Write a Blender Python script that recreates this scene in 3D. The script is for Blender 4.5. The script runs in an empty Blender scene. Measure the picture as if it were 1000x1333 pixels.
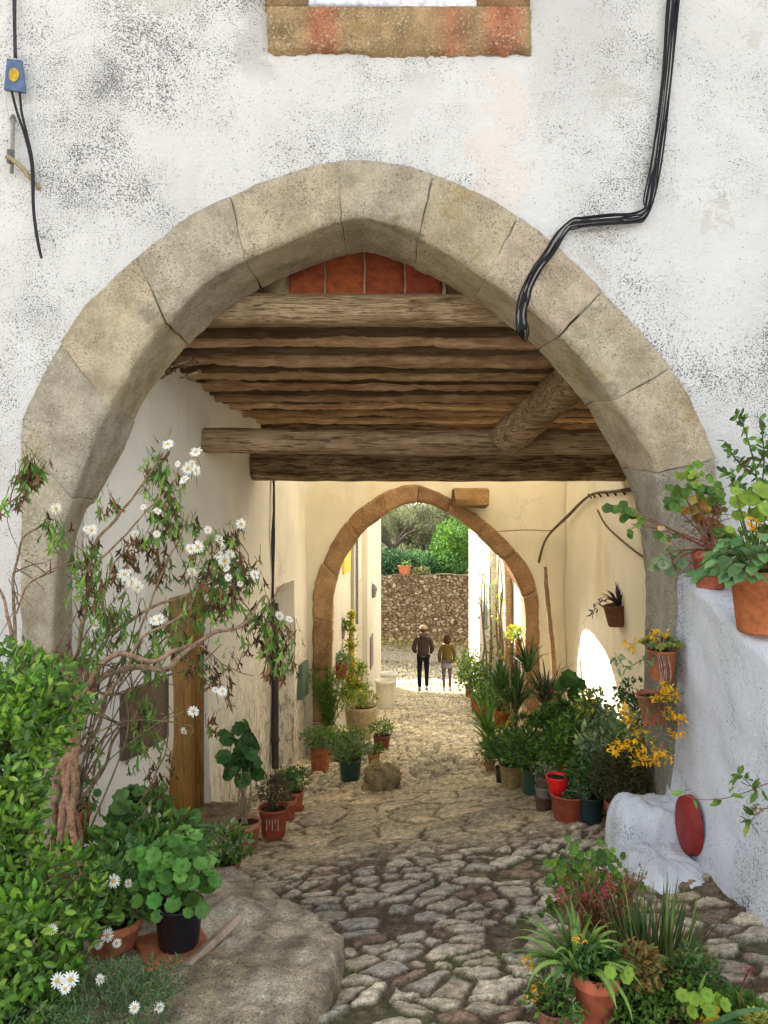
import bpy, math, random
import numpy as np
from mathutils import Vector, noise, Matrix
R = random.Random(7)
CH = 1.6                                  # camera height
scene = bpy.context.scene
COL = scene.collection
V = Vector
def P(px, py, d):                         # a point of the place given by direction and distance
    return V(((px-500)*d/1000.0, d, CH+(666.5-py)*d/1000.0))
# ------------------------------------------------------------------ objects
def tag(o, label=None, cat=None, group=None, kind=None):
    if label: o['label'] = label
    if cat: o['category'] = cat
    if group: o['group'] = group
    if kind: o['kind'] = kind
    return o
def empty(name, loc, label, cat, group=None):
    o = bpy.data.objects.new(name, None); COL.objects.link(o); o.location = loc
    o.empty_display_size = .1
    return tag(o, label, cat, group)
class MB:
    def __init__(s): s.v = []; s.f = []; s.c = []
    def add(s, vs, fs, col=(.5,.5,.5)):
        b = len(s.v); s.v += [tuple(p) for p in vs]
        s.f += [tuple(i+b for i in f) for f in fs]
        if col and isinstance(col[0], (tuple, list)): s.c += col
        else: s.c += [col]*len(vs)
    def build(s, name, mat, parent=None, origin=None, smooth=True, label=None):
        if parent is not None: origin = world_loc(parent)
        if origin is None: origin = V((0,0,0))
        me = bpy.data.meshes.new(name)
        a = np.array(s.v, dtype=np.float64).reshape(-1,3) - np.array(tuple(origin))
        me.from_pydata(a.tolist(), [], s.f)
        ca = me.color_attributes.new('Col', 'FLOAT_COLOR', 'POINT')
        c = np.ones((len(s.v), 4), dtype=np.float32); c[:, :3] = np.array(s.c, dtype=np.float32)
        ca.data.foreach_set('color', c.ravel())
        me.materials.append(mat)
        if smooth: me.polygons.foreach_set('use_smooth', [True]*len(me.polygons))
        o = bpy.data.objects.new(name, me); COL.objects.link(o)
        if parent is not None: o.parent = parent
        else: o.location = origin
        if label: o['label'] = label
        return o
def world_loc(o):
    p = V((0,0,0))
    while o is not None: p += V(o.location); o = o.parent
    return p
def np_mesh(name, verts, faces, cols, mat, parent=None, origin=(0,0,0), smooth=True):
    if parent is not None: origin = world_loc(parent)
    me = bpy.data.meshes.new(name)
    n, m = len(verts), len(faces)
    me.vertices.add(n); me.vertices.foreach_set('co', (verts-np.array(tuple(origin))).astype(np.float32).ravel())
    me.loops.add(m*4); me.loops.foreach_set('vertex_index', faces.astype(np.int32).ravel())
    me.polygons.add(m); me.polygons.foreach_set('loop_start', np.arange(0, m*4, 4, dtype=np.int32))
    me.polygons.foreach_set('use_smooth', np.ones(m, dtype=bool) if smooth else np.zeros(m, dtype=bool))
    me.update(calc_edges=True)
    ca = me.color_attributes.new('Col', 'FLOAT_COLOR', 'POINT')
    c = np.ones((n, 4), dtype=np.float32); c[:, :3] = cols
    ca.data.foreach_set('color', c.ravel())
    me.materials.append(mat)
    o = bpy.data.objects.new(name, me); COL.objects.link(o)
    if parent is not None: o.parent = parent
    else: o.location = origin
    return o
def grid_faces(nr, nc):
    i = np.arange(nr-1)[:, None]*nc + np.arange(nc-1)[None, :]
    i = i.ravel()
    return np.stack([i, i+1, i+nc+1, i+nc], 1)
# ------------------------------------------------------------------ noise
def h2(ix, iy, s):
    v = np.sin(ix*127.1+iy*311.7+s*74.7)*43758.5453
    return v-np.floor(v)
def vn(x, y, s=0):
    ix, iy = np.floor(x), np.floor(y); fx, fy = x-ix, y-iy
    fx = fx*fx*(3-2*fx); fy = fy*fy*(3-2*fy)
    return (h2(ix,iy,s)*(1-fx)+h2(ix+1,iy,s)*fx)*(1-fy)+(h2(ix,iy+1,s)*(1-fx)+h2(ix+1,iy+1,s)*fx)*fy
def fbm(x, y, s=0, o=4):
    t = 0; a = .5
    for k in range(o): t = t+a*vn(x*2**k, y*2**k, s+k); a *= .5
    return t
def voro(x, y, s=0, jit=.8, wt=0.):
    ix, iy = np.floor(x), np.floor(y)
    F1 = np.full(x.shape, 1e9); F2 = F1.copy()
    p1x = x*0; p1y = x*0; p2x = x*0; p2y = x*0; cx = x*0; cy = x*0
    for a in (-2,-1,0,1,2):
        for b in (-2,-1,0,1,2):
            jx, jy = ix+a, iy+b
            qx = jx+.5+(h2(jx,jy,s)-.5)*jit; qy = jy+.5+(h2(jx,jy,s+9)-.5)*jit
            d = (qx-x)**2+(qy-y)**2-wt*h2(jx,jy,s+17)+wt
            n1 = d < F1
            n2 = (~n1) & (d < F2)
            F2 = np.where(n1, F1, np.where(n2, d, F2)); p2x = np.where(n1, p1x, np.where(n2, qx, p2x)); p2y = np.where(n1, p1y, np.where(n2, qy, p2y))
            F1 = np.where(n1, d, F1); p1x = np.where(n1, qx, p1x); p1y = np.where(n1, qy, p1y)
            cx = np.where(n1, jx, cx); cy = np.where(n1, jy, cy)
    e = (F2-F1)/(2*np.sqrt((p2x-p1x)**2+(p2y-p1y)**2)+1e-6)
    return e, cx, cy, x-p1x, y-p1y
def sst(a, b, x):
    t = np.clip((x-a)/(b-a), 0, 1); return t*t*(3-2*t)
def N3(p, s=1.0): return noise.noise(V(p)*s)
# ------------------------------------------------------------------ terrain height (relative to the camera)
DK = [-60,-3,0,2.6,4.5,6.5,8,11,15,20.6,24,27,40,60]; ZK = [-1.2,-1.5,-1.6,-1.74,-2.10,-2.50,-2.80,-3.36,-4.0,-4.81,-5.0,-5.1,-5.1,-5.1]
def G(x, d):
    z = np.interp(d, DK, ZK)
    t = np.interp(d, [0,2.5,4.5,11,13], [0,.05,.115,.12,0])
    return z+t*np.clip(x, -2.2, 2.2)
def gat(px, py):
    d = 1.2
    while d < 60:
        x = (px-500)/1000*d
        if (666.5-py)/1000*d <= G(x, d): break
        d += .01
    return d
def gz(x, d): return CH+float(G(x, d))
# ------------------------------------------------------------------ materials
class NT:
    def __init__(s, name):
        s.m = bpy.data.materials.new(name); s.m.use_nodes = True
        s.t = s.m.node_tree; s.t.nodes.clear()
        s.out = s.n('ShaderNodeOutputMaterial'); s.b = s.n('ShaderNodeBsdfPrincipled')
        s.l(s.b.outputs[0], s.out.inputs[0]); s.co = s.n('ShaderNodeTexCoord').outputs['Object']
    def n(s, t, **k):
        o = s.t.nodes.new(t)
        for a, b in k.items(): setattr(o, a, b)
        return o
    def l(s, a, b): s.t.links.new(a, b)
    def put(s, inp, v):
        if hasattr(v, 'is_linked') or isinstance(v, bpy.types.NodeSocket): s.l(v, inp)
        elif isinstance(v, tuple) and len(v) == 3 and inp.type == 'RGBA': inp.default_value = (*v, 1)
        else: inp.default_value = v
    def noise(s, scale, detail=3, rough=.55, vec=None, dist=0):
        o = s.n('ShaderNodeTexNoise'); o.inputs['Scale'].default_value = scale; o.inputs['Detail'].default_value = detail
        o.inputs['Roughness'].default_value = rough; o.inputs['Distortion'].default_value = dist
        s.l(vec if vec is not None else s.co, o.inputs['Vector']); return o.outputs['Fac']
    def voronoi(s, scale, feature='F1', vec=None):
        o = s.n('ShaderNodeTexVoronoi', feature=feature); o.inputs['Scale'].default_value = scale
        s.l(vec if vec is not None else s.co, o.inputs['Vector']); return o.outputs[0]
    def map(s, scale, rot=(0,0,0)):
        o = s.n('ShaderNodeMapping'); o.inputs['Scale'].default_value = scale; o.inputs['Rotation'].default_value = rot
        s.l(s.co, o.inputs['Vector']); return o.outputs[0]
    def rng(s, v, a, b, c=0., d=1.):
        o = s.n('ShaderNodeMapRange'); o.interpolation_type = 'SMOOTHSTEP'
        s.put(o.inputs['Value'], v)
        for k, x in zip(('From Min','From Max','To Min','To Max'), (a,b,c,d)): o.inputs[k].default_value = x
        return o.outputs[0]
    def math(s, op, a, b=0.):
        o = s.n('ShaderNodeMath', operation=op); s.put(o.inputs[0], a); s.put(o.inputs[1], b); return o.outputs[0]
    def mix(s, f, a, b, mode='MIX'):
        o = s.n('ShaderNodeMix', data_type='RGBA', blend_type=mode)
        s.put(o.inputs[0], f); s.put(o.inputs[6], a); s.put(o.inputs[7], b); return o.outputs[2]
    def attr(s):
        o = s.n('ShaderNodeAttribute'); o.attribute_name = 'Col'; return o.outputs['Color']
    def bump(s, h, strength=.5, dist=.01):
        o = s.n('ShaderNodeBump'); o.inputs['Strength'].default_value = strength; o.inputs['Distance'].default_value = dist
        s.l(h, o.inputs['Height']); s.l(o.outputs[0], s.b.inputs['Normal'])
    def fin(s, col, rough=.8, spec=.3, metal=0):
        s.put(s.b.inputs['Base Color'], col); s.put(s.b.inputs['Roughness'], rough)
        s.b.inputs['Specular IOR Level'].default_value = spec; s.b.inputs['Metallic'].default_value = metal
        return s.m
def plaster(name, base, *a, peach=False, **k):
    return plaster_(name, base, *a, peach=peach, **k)
def plaster_(name, base, dark=(.06,.06,.06), speck=.5, stain=(.5,.36,.2), stain_amt=.3, bump=.5, scale=1., dens=(.38,.68), vstretch=1., peach=False, low_grime=False):
    t = NT(name)
    ms_ = t.map((1,1,vstretch)); big = t.noise(1.1*scale, 5, .6); mid = t.noise(6*scale, 4, .6); fine = t.noise(120, 3, .65, vec=t.map((1,1,.5+.5*vstretch)))
    fine2 = t.noise(48, 5, .75, vec=t.map((1,1,.5+.5*vstretch)))
    dens = t.rng(t.noise(.9*scale, 5, .6, vec=ms_), *dens)
    dens2 = t.math('MULTIPLY', dens, t.rng(mid, .3, .72, .62, 1))
    th = t.math('SUBTRACT', fine, t.math('SUBTRACT', .71, t.math('MULTIPLY', dens2, .19*speck*2)))
    sp = t.rng(th, 0, .05)
    th2 = t.math('SUBTRACT', fine2, t.math('SUBTRACT', .80, t.math('MULTIPLY', dens2, .14*speck*2)))
    sp2 = t.rng(th2, 0, .06)
    c = t.mix(t.rng(big, .3, .75), base, tuple(b*.86 for b in base))
    c = t.mix(t.math('MULTIPLY', t.rng(t.noise(.9*scale, 6, .6, vec=t.map((1.3,1.3,.45))), .52, .72), stain_amt), c, stain)
    c = t.mix(t.math('MULTIPLY', dens2, .13*speck), c, (.38,.37,.34))
    sp3 = t.rng(t.noise(75, 2, .6), .66, .70)
    c = t.mix(t.math('MULTIPLY', sp3, .7*min(1, speck*1.2)), c, tuple(x*1.5 for x in dark))
    c = t.mix(t.math('MULTIPLY', sp, .8), c, dark); c = t.mix(t.math('MULTIPLY', sp2, .42), c, dark)
    stv = t.noise(5, 5, .65, vec=t.map((1,1,.09))); c = t.mix(t.math('MULTIPLY', t.rng(stv, .52, .72), t.math('MULTIPLY', dens, .30)), c, tuple(x*.55 for x in base))
    if peach:
        sx = t.n('ShaderNodeSeparateXYZ'); t.l(t.co, sx.inputs[0]); x_, z_ = sx.outputs[0], sx.outputs[2]; wob = t.math('MULTIPLY', t.math('SUBTRACT', t.noise(3, 5), .5), .5)
        xx = t.math('ADD', x_, wob); zz = t.math('ADD', z_, wob); ZO = ZOFF
        m1 = t.math('MULTIPLY', t.math('MULTIPLY', t.rng(xx, .56, .62), t.rng(xx, .78, .84, 1, 0)), t.math('MULTIPLY', t.rng(zz, ZO+1.55, ZO+1.9), t.rng(zz, ZO+2.5, ZO+2.65, 1, 0)))
        c = t.mix(t.math('MULTIPLY', m1, .25), c, (.72,.55,.42))
        m2 = t.math('MULTIPLY', t.math('MULTIPLY', t.rng(xx, .80, .9), t.rng(xx, 1.2, 1.5, 1, 0)), t.rng(zz, ZO+1.9, ZO+2.9))
        c = t.mix(t.math('MULTIPLY', m2, .25), c, (.33,.32,.31))
        m3 = t.math('MULTIPLY', t.math('MULTIPLY', t.rng(xx, -.9, -.82), t.rng(xx, -.66, -.6, 1, 0)), t.rng(zz, ZO+2.4, ZO+2.7)); c = t.mix(t.math('MULTIPLY', m3, .4), c, (.3,.28,.25))
    if low_grime:                       # damp and mould near the foot of the wall, beyond the door
        sx = t.n('ShaderNodeSeparateXYZ'); t.l(t.co, sx.inputs[0]); y_, z_ = sx.outputs[1], sx.outputs[2]; wob = t.math('MULTIPLY', t.math('SUBTRACT', t.noise(2.2, 6, .7), .5), 1.1)
        g_ = t.math('MULTIPLY', t.rng(t.math('ADD', z_, wob), .4, 1.9, 1, 0), t.rng(t.math('ADD', y_, wob), -1.3, -.8))
        c = t.mix(t.math('MULTIPLY', g_, t.rng(t.noise(16, 6, .75, vec=t.map((1,1,.35))), .46, .6, 0, .75)), c, (.24,.18,.11))
        c = t.mix(t.math('MULTIPLY', g_, t.rng(t.noise(60, 5, .75, vec=t.map((1,1,.5))), .55, .66, 0, .8)), c, (.07,.055,.04))
    if peach:                           # thin flaked patches of the wash
        fl_ = t.math('MULTIPLY', t.rng(t.noise(1.9, 9, .72), .585, .592), t.rng(t.noise(.6, 3), .45, .55)); c = t.mix(t.math('MULTIPLY', fl_, .55), c, (.50,.48,.43))
    # hairline cracks
    wv = t.n('ShaderNodeVectorMath', operation='ADD')
    t.l(t.co, wv.inputs[0])
    nn = t.n('ShaderNodeTexNoise'); nn.inputs['Scale'].default_value = 2.5; nn.inputs['Detail'].default_value = 6; t.l(t.co, nn.inputs['Vector'])
    sc = t.n('ShaderNodeVectorMath', operation='SCALE'); t.l(nn.outputs['Color'], sc.inputs[0]); sc.inputs['Scale'].default_value = .6
    t.l(sc.outputs[0], wv.inputs[1])
    ed = t.voronoi(.55*scale, 'DISTANCE_TO_EDGE', vec=wv.outputs[0])
    cr = t.math('MULTIPLY', t.rng(ed, .0, .0022, 1, 0), t.rng(t.noise(.8, 2), .54, .66))
    c = t.mix(t.math('MULTIPLY', cr, .55), c, (.2,.18,.15))
    h = t.math('ADD', t.math('MULTIPLY', t.noise(14*scale, 6, .6), 1.), t.math('MULTIPLY', t.noise(130*scale, 3, .6), .35))
    h = t.math('SUBTRACT', h, t.math('MULTIPLY', t.math('ADD', sp, sp2), .25))
    t.bump(h, bump, .012)
    return t.fin(c, .92, .15)
def granite(name, use_attr=True, base=(.36,.3,.2), bump=.7):
    t = NT(name)
    a = t.attr() if use_attr else base
    c = t.mix(t.rng(t.noise(5, 5, .65), .3, .7), a, t.mix(1., a, (.62,.6,.58), 'MULTIPLY'))
    f = t.noise(85, 4, .75); f2 = t.noise(60, 4, .75); 
    c = t.mix(t.math('MULTIPLY', t.rng(f, .52, .62), t.rng(t.noise(3, 4), .35, .65, .35, .9)), c, (.09,.075,.055)); c = t.mix(t.math('MULTIPLY', t.rng(f2, .53, .64), t.rng(t.noise(4, 4), .35, .65, .15, .7)), c, (.66,.58,.42))
    c = t.mix(t.rng(t.noise(3.2, 6, .7), .56, .68, 0, .5), c, (.3,.22,.07))
    c = t.mix(t.rng(t.noise(2.4, 6, .7, vec=t.map((1,1,1),(1,2,0))), .57, .7, 0, .6), c, (.12,.115,.1))
    h = t.math('ADD', t.noise(30, 6, .75), t.math('MULTIPLY', f, .8))
    t.bump(h, bump, .012)
    return t.fin(c, .95, .15)
def wood(name, dark, light, axis=(.9,14,14), bump=.9, rough=.85, attr=False, streak=.9):
    t = NT(name); vec = t.map(axis)
    g = t.noise(3, 7, .7, vec=vec, dist=.4); g2 = t.noise(9, 5, .7, vec=vec)
    c = t.mix(t.rng(g, .33, .62), dark, light)
    c = t.mix(t.rng(g2, .5, .6, 0, streak), c, tuple(x*.3 for x in dark))
    c = t.mix(t.rng(t.noise(5, 5), .3, .7, 0, .5), c, tuple(x*.7 for x in dark))
    if attr: c = t.mix(1., c, t.attr(), 'MULTIPLY')
    t.bump(t.math('ADD', g, t.math('MULTIPLY', g2, .6)), bump, .02)
    return t.fin(c, rough, .2)
def attrmat(name, rough=.7, spec=.3, transl=0., var=.35, vscale=30, bump=0, bscale=60, metal=0, bdist=.004, grain=0.):
    t = NT(name); a = t.attr()
    c = t.mix(t.rng(t.noise(vscale, 4, .6), .3, .7, 0, 1), t.mix(1., a, (1+var*.5,)*3, 'MULTIPLY'), t.mix(1., a, (1-var,)*3, 'MULTIPLY'))
    if grain:
        g1 = t.noise(110, 4, .75); g2 = t.noise(55, 5, .75, vec=t.map((1,1,1),(1,1,0)))
        c = t.mix(t.rng(g1, .5, .62, 0, grain), c, t.mix(1., c, (.28,.25,.22), 'MULTIPLY')); c = t.mix(t.rng(g2, .53, .66, 0, grain), c, t.mix(1., c, (1.7,1.65,1.55), 'MULTIPLY'))
    m = t.fin(c, rough, spec, metal)
    if bump: t.bump(t.noise(bscale, 5, .65), bump, bdist)
    if transl:
        tr = t.n('ShaderNodeBsdfTranslucent'); t.put(tr.inputs[0], t.mix(1., c, (1.15,1.2,.6), 'MULTIPLY'))
        ms = t.n('ShaderNodeMixShader'); ms.inputs[0].default_value = transl
        t.l(t.b.outputs[0], ms.inputs[1]); t.l(tr.outputs[0], ms.inputs[2]); t.l(ms.outputs[0], t.out.inputs[0])
    return m
ZOFF = CH-gz(0,4.5)
M = dict(
    facade=plaster('facade_plaster', (.69,.69,.68), peach=True, speck=.68, stain=(.58,.51,.43), stain_amt=.35, bump=1., dens=(.30,.70)),
    lowwall=plaster('limewash', (.72,.75,.80), speck=.62, stain=(.5,.5,.5), stain_amt=.4, bump=1., scale=1.3, dens=(.30,.66), vstretch=.35),
    lowwall2=plaster('limewash_foot', (.72,.75,.80), speck=.6, stain=(.5,.5,.5), stain_amt=.2, bump=.8),
    cream=plaster('cream_plaster', (.86,.80,.66), dark=(.2,.15,.1), speck=.35, stain=(.62,.45,.25), stain_amt=.55, bump=.5),
    farwall=plaster('yellowed_plaster', (.86,.79,.60), dark=(.25,.18,.1), speck=.35, stain=(.66,.5,.26), stain_amt=.5, bump=.5),
    leftwall=plaster('stained_plaster', (.88,.84,.75), dark=(.16,.12,.08), speck=.6, dens=(.42,.72), vstretch=.4, stain=(.7,.6,.44), stain_amt=.45, low_grime=True, bump=.5),
    street=plaster('sunny_plaster', (.60,.56,.47), speck=.3, stain=(.7,.6,.4), stain_amt=.4, bump=.4),
    granite=granite('granite'), granite_far=granite('ochre_stone'),
    wood=wood('weathered_wood', (.28,.17,.09), (.66,.52,.33)),
    wooddk=wood('dark_wood', (.14,.075,.04), (.60,.44,.27), axis=(.7,9,9)),
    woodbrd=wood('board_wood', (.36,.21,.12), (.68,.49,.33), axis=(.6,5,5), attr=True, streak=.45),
    woodlog=wood('log_wood', (.28,.17,.09), (.54,.40,.24), axis=(.5,7,7), bump=.6),
    door=wood('door_wood', (.26,.13,.03), (.50,.28,.08), axis=(14,14,.8), bump=.2, rough=.5),
    ground=attrmat('cobbles', .85, .25, var=.45, vscale=24, bump=.6, bscale=70, bdist=.008, grain=.7),
    rock=attrmat('rock', .95, .15, var=.5, vscale=9, bump=1., bscale=34, bdist=.02, grain=.8),
    leaf=attrmat('leaves', .42, .4, transl=.22, var=.3, vscale=18),
    softleaf=attrmat('soft_leaves', .6, .25, transl=.25, var=.25, vscale=25),
    petal=attrmat('petals', .6, .2, transl=.2, var=.08),
    bark=attrmat('bark', .9, .15, var=.5, vscale=40, bump=.8, bscale=90, grain=.4),
    terra=attrmat('terracotta', .8, .25, var=.28, vscale=22, bump=.25, bscale=60),
    plastic=attrmat('plastic', .4, .4, var=.12, vscale=30),
    cloth=attrmat('cloth', .9, .15, var=.2, vscale=20, bump=.4, bscale=60),
    skin=attrmat('skin', .6, .3, var=.05),
    metal=attrmat('metal', .55, .5, var=.3, vscale=50),
    cable=attrmat('cable', .8, .2, var=.2, vscale=60),
    paint=attrmat('paint', .6, .35, var=.3, vscale=28, bump=.4, bscale=50),
    soil=attrmat('soil', .95, .1, var=.6, vscale=60, bump=1., bscale=80, bdist=.01),
    tile=attrmat('tile', .7, .3, var=.35, vscale=14, bump=.3, bscale=50),
)
# ------------------------------------------------------------------ shapes
def cr(pts, n=6):                          # catmull-rom through points
    pts = [V(p) for p in pts]; out = []
    for i in range(len(pts)-1):
        p0 = pts[max(i-1,0)]; p1 = pts[i]; p2 = pts[i+1]; p3 = pts[min(i+2,len(pts)-1)]
        for k in range(n):
            t = k/n
            out.append(.5*((2*p1)+(p2-p0)*t+(2*p0-5*p1+4*p2-p3)*t*t+(3*p1-p0-3*p2+p3)*t*t*t))
    out.append(pts[-1]); return out
def tube(mb, pts, r, seg=6, col=(.2,.15,.1), cap=True):
    n = len(pts); rs = r if isinstance(r, (list, tuple)) else [r]*n
    if len(rs) != n: rs = [rs[0]+(rs[-1]-rs[0])*i/(n-1) for i in range(n)]
    vs = []; prev = None
    for i, p in enumerate(pts):
        t = (pts[min(i+1,n-1)]-pts[max(i-1,0)]).normalized()
        a = prev if prev is not None else (V((0,0,1)) if abs(t.z) < .9 else V((1,0,0)))
        x = (a-t*a.dot(t)); x = x.normalized() if x.length > 1e-6 else t.orthogonal().normalized()
        prev = x; y = t.cross(x)
        for k in range(seg):
            an = 2*math.pi*k/seg; vs.append(p+(x*math.cos(an)+y*math.sin(an))*rs[i])
    fs = [(i*seg+k, i*seg+(k+1)%seg, (i+1)*seg+(k+1)%seg, (i+1)*seg+k) for i in range(n-1) for k in range(seg)]
    if cap: fs += [tuple(range(seg))[::-1], tuple((n-1)*seg+k for k in range(seg))]
    mb.add(vs, fs, col)
def lathe(mb, prof, c, seg=24, col=(.4,.15,.08), sx=1, sy=1, wob=0):
    c = V(c); vs = []; n = len(prof)
    for r, z in prof:
        for k in range(seg):
            a = 2*math.pi*k/seg; q = 1+wob*math.sin(a*3+z*9)
            vs.append(c+V((r*q*math.cos(a)*sx, r*q*math.sin(a)*sy, z)))
    fs = [(i*seg+k, i*seg+(k+1)%seg, (i+1)*seg+(k+1)%seg, (i+1)*seg+k) for i in range(n-1) for k in range(seg)]
    mb.add(vs, fs, col)
def box(mb, a, b, col=(.5,.5,.5), bev=0.0, rot=None, piv=None):
    x0,y0,z0 = a; x1,y1,z1 = b
    if bev <= 0:
        vs = [(x,y,z) for x in (x0,x1) for y in (y0,y1) for z in (z0,z1)]
        fs = [(0,1,3,2),(4,6,7,5),(0,4,5,1),(2,3,7,6),(0,2,6,4),(1,5,7,3)]
    else:
        vs = []; idx = {}
        for i, x in enumerate((x0,x1)):
            for j, y in enumerate((y0,y1)):
                for k, z in enumerate((z0,z1)):
                    sx = bev if i == 0 else -bev; sy = bev if j == 0 else -bev; sz = bev if k == 0 else -bev
                    idx[i,j,k,0] = len(vs); vs.append((x,y+sy,z+sz))
                    idx[i,j,k,1] = len(vs); vs.append((x+sx,y,z+sz))
                    idx[i,j,k,2] = len(vs); vs.append((x+sx,y+sy,z))
        I = lambda i,j,k,a: idx[i,j,k,a]
        fs = []
        for i in (0,1): fs.append((I(i,0,0,0),I(i,0,1,0),I(i,1,1,0),I(i,1,0,0)) if i == 0 else (I(i,0,0,0),I(i,1,0,0),I(i,1,1,0),I(i,0,1,0)))
        for j in (0,1): fs.append((I(0,j,0,1),I(1,j,0,1),I(1,j,1,1),I(0,j,1,1)) if j == 0 else (I(0,j,0,1),I(0,j,1,1),I(1,j,1,1),I(1,j,0,1)))
        for k in (0,1): fs.append((I(0,0,k,2),I(0,1,k,2),I(1,1,k,2),I(1,0,k,2)) if k == 0 else (I(0,0,k,2),I(1,0,k,2),I(1,1,k,2),I(0,1,k,2)))
        for j in (0,1):
            for k in (0,1): fs.append((I(0,j,k,1),I(1,j,k,1),I(1,j,k,2),I(0,j,k,2)))
            for i in (0,1): fs.append((I(i,j,0,0),I(i,j,1,0),I(i,j,1,1),I(i,j,0,1)))
        for i in (0,1):
            for k in (0,1): fs.append((I(i,0,k,0),I(i,1,k,0),I(i,1,k,2),I(i,0,k,2)))
            for j in (0,1):
                for k in (0,1): fs.append((I(i,j,k,0),I(i,j,k,1),I(i,j,k,2)))
    if rot:
        pv = V(piv) if piv else V(((x0+x1)/2,(y0+y1)/2,(z0+z1)/2))
        vs = [pv+rot@(V(v)-pv) for v in vs]
    mb.add(vs, fs, col)
def blob(mb, c, rad, col, amp=.15, fr=2., seg=28, power=2.6, seed=0., colf=None, rot=0.):   # rounded noisy rock
    c = V(c); vs = []; cs = []; nr = seg//2
    for i in range(nr+1):
        th = math.pi*i/nr
        for k in range(seg):
            ph = 2*math.pi*k/seg
            d = V((math.sin(th)*math.cos(ph), math.sin(th)*math.sin(ph), math.cos(th)))
            q = (abs(d.x)**power+abs(d.y)**power+abs(d.z)**power)**(-1/power)
            s = q*(1+amp*noise.fractal(d*fr+V((seed,seed,seed)), .6, 2., 4))
            p = V((d.x*rad[0]*s, d.y*rad[1]*s, d.z*rad[2]*s)); p.rotate(Matrix.Rotation(rot, 3, 'Z'))
            vs.append(c+p); cs.append(colf(c+p) if colf else col)
    fs = [(i*seg+k, (i+1)*seg+k, (i+1)*seg+(k+1)%seg, i*seg+(k+1)%seg) for i in range(nr) for k in range(seg)]
    mb.add(vs, fs, cs)
def vary(c, a=.25):
    k = 1+R.uniform(-a, a); return tuple(max(0, x*k*(1+R.uniform(-a*.3, a*.3))) for x in c)
def rdir(up=0.):
    while 1:
        d = V((R.uniform(-1,1),R.uniform(-1,1),R.uniform(-1,1)))
        if .1 < d.length < 1: d.normalize(); d.z += up; return d.normalized()
def basis(d, up=None):
    up = up or V((0,0,1)); s = d.cross(up)
    s = s.normalized() if s.length > 1e-3 else d.orthogonal().normalized()
    return s, s.cross(d).normalized()
def leaf(mb, p, d, L, W, col, n=None, full=False, droop=0.):
    d = d.normalized(); s, u = basis(d, n)
    if not full:
        m = p+d*L*.45
        mb.add([p, m+s*W/2+u*W*.18, p+d*L-u*L*.08, m-s*W/2+u*W*.18], [(0,1,2),(0,2,3)], col)
    else:
        c2 = tuple(x*1.25 for x in col)
        def q(t, w, h=0.): return p+d*L*t+s*w*W-u*(droop*L*t*t)+u*h*W
        vs = [q(0,0), q(.3,.42,.15), q(.7,.4,.13), q(1,0), q(.7,-.4,.13), q(.3,-.42,.15), q(.33,0), q(.7,0)]
        mb.add(vs, [(0,1,6),(1,2,7,6),(2,3,7),(0,6,5),(6,7,4,5),(7,3,4)], [col,col,col,c2,col,col,c2,c2])
def roundleaf(mb, p, n, r, col, lob=7):
    n = n.normalized(); s, u = basis(n, V((.3,.2,1)).normalized()); k = lob*2
    c2 = tuple(x*.7 for x in col); a0 = R.random()*6
    vs = [p]+[p+(s*math.cos(a0+2*math.pi*i/k)+u*math.sin(a0+2*math.pi*i/k))*r*.5+n*r*.05 for i in range(k)]
    vs += [p+(s*math.cos(a0+2*math.pi*i/k)+u*math.sin(a0+2*math.pi*i/k))*r*(1.0 if i%2 else .86)+n*r*(.28 if i%2 else .16) for i in range(k)]
    fs = [(0,1+i,1+(i+1)%k) for i in range(k)]+[(1+i,1+k+i,1+k+(i+1)%k,1+(i+1)%k) for i in range(k)]
    mb.add(vs, fs, [c2]+[tuple(x*1.05 for x in col)]*k+[tuple(x*.92 for x in col)]*k)
def strap(mb, p, d, L, W, col, droop=.6, n=7, twist=0.):
    d = d.normalized(); pts = []; q = V(p); v = V(d)
    for i in range(n+1):
        pts.append(V(q)); q = q+v*L/n; v = (v+V((0,0,-1))*droop/n*(.4+i/n*1.6)).normalized()
    vs = []; cs = []
    for i, a in enumerate(pts):
        t = (pts[min(i+1,n)]-pts[max(i-1,0)]).normalized(); s, u = basis(t)
        w = W*(.55+.45*math.sin(min(1,i/n*1.6)*math.pi/2))*(1-(i/n)**3)/2+.0006
        vs += [a+s*w+u*w*.5, a, a-s*w+u*w*.5]; cs += [col, tuple(x*1.2 for x in col), col]
    fs = []
    for i in range(n): fs += [(i*3,i*3+1,i*3+4,i*3+3),(i*3+1,i*3+2,i*3+5,i*3+4)]
    mb.add(vs, fs, cs)
def rosette(mb, p, n, r, col, k=14):
    n = n.normalized(); s, u = basis(n, V((.1,.2,1)).normalized())
    for i in range(k):
        a = i*2.4; t = .35+.65*(1-i/k); d = (s*math.cos(a)+u*math.sin(a))*t+n*(1.2-t)
        leaf(mb, p, d, r*(.55+.45*t), r*.5, vary(col,.15), n=n, full=True)
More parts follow.
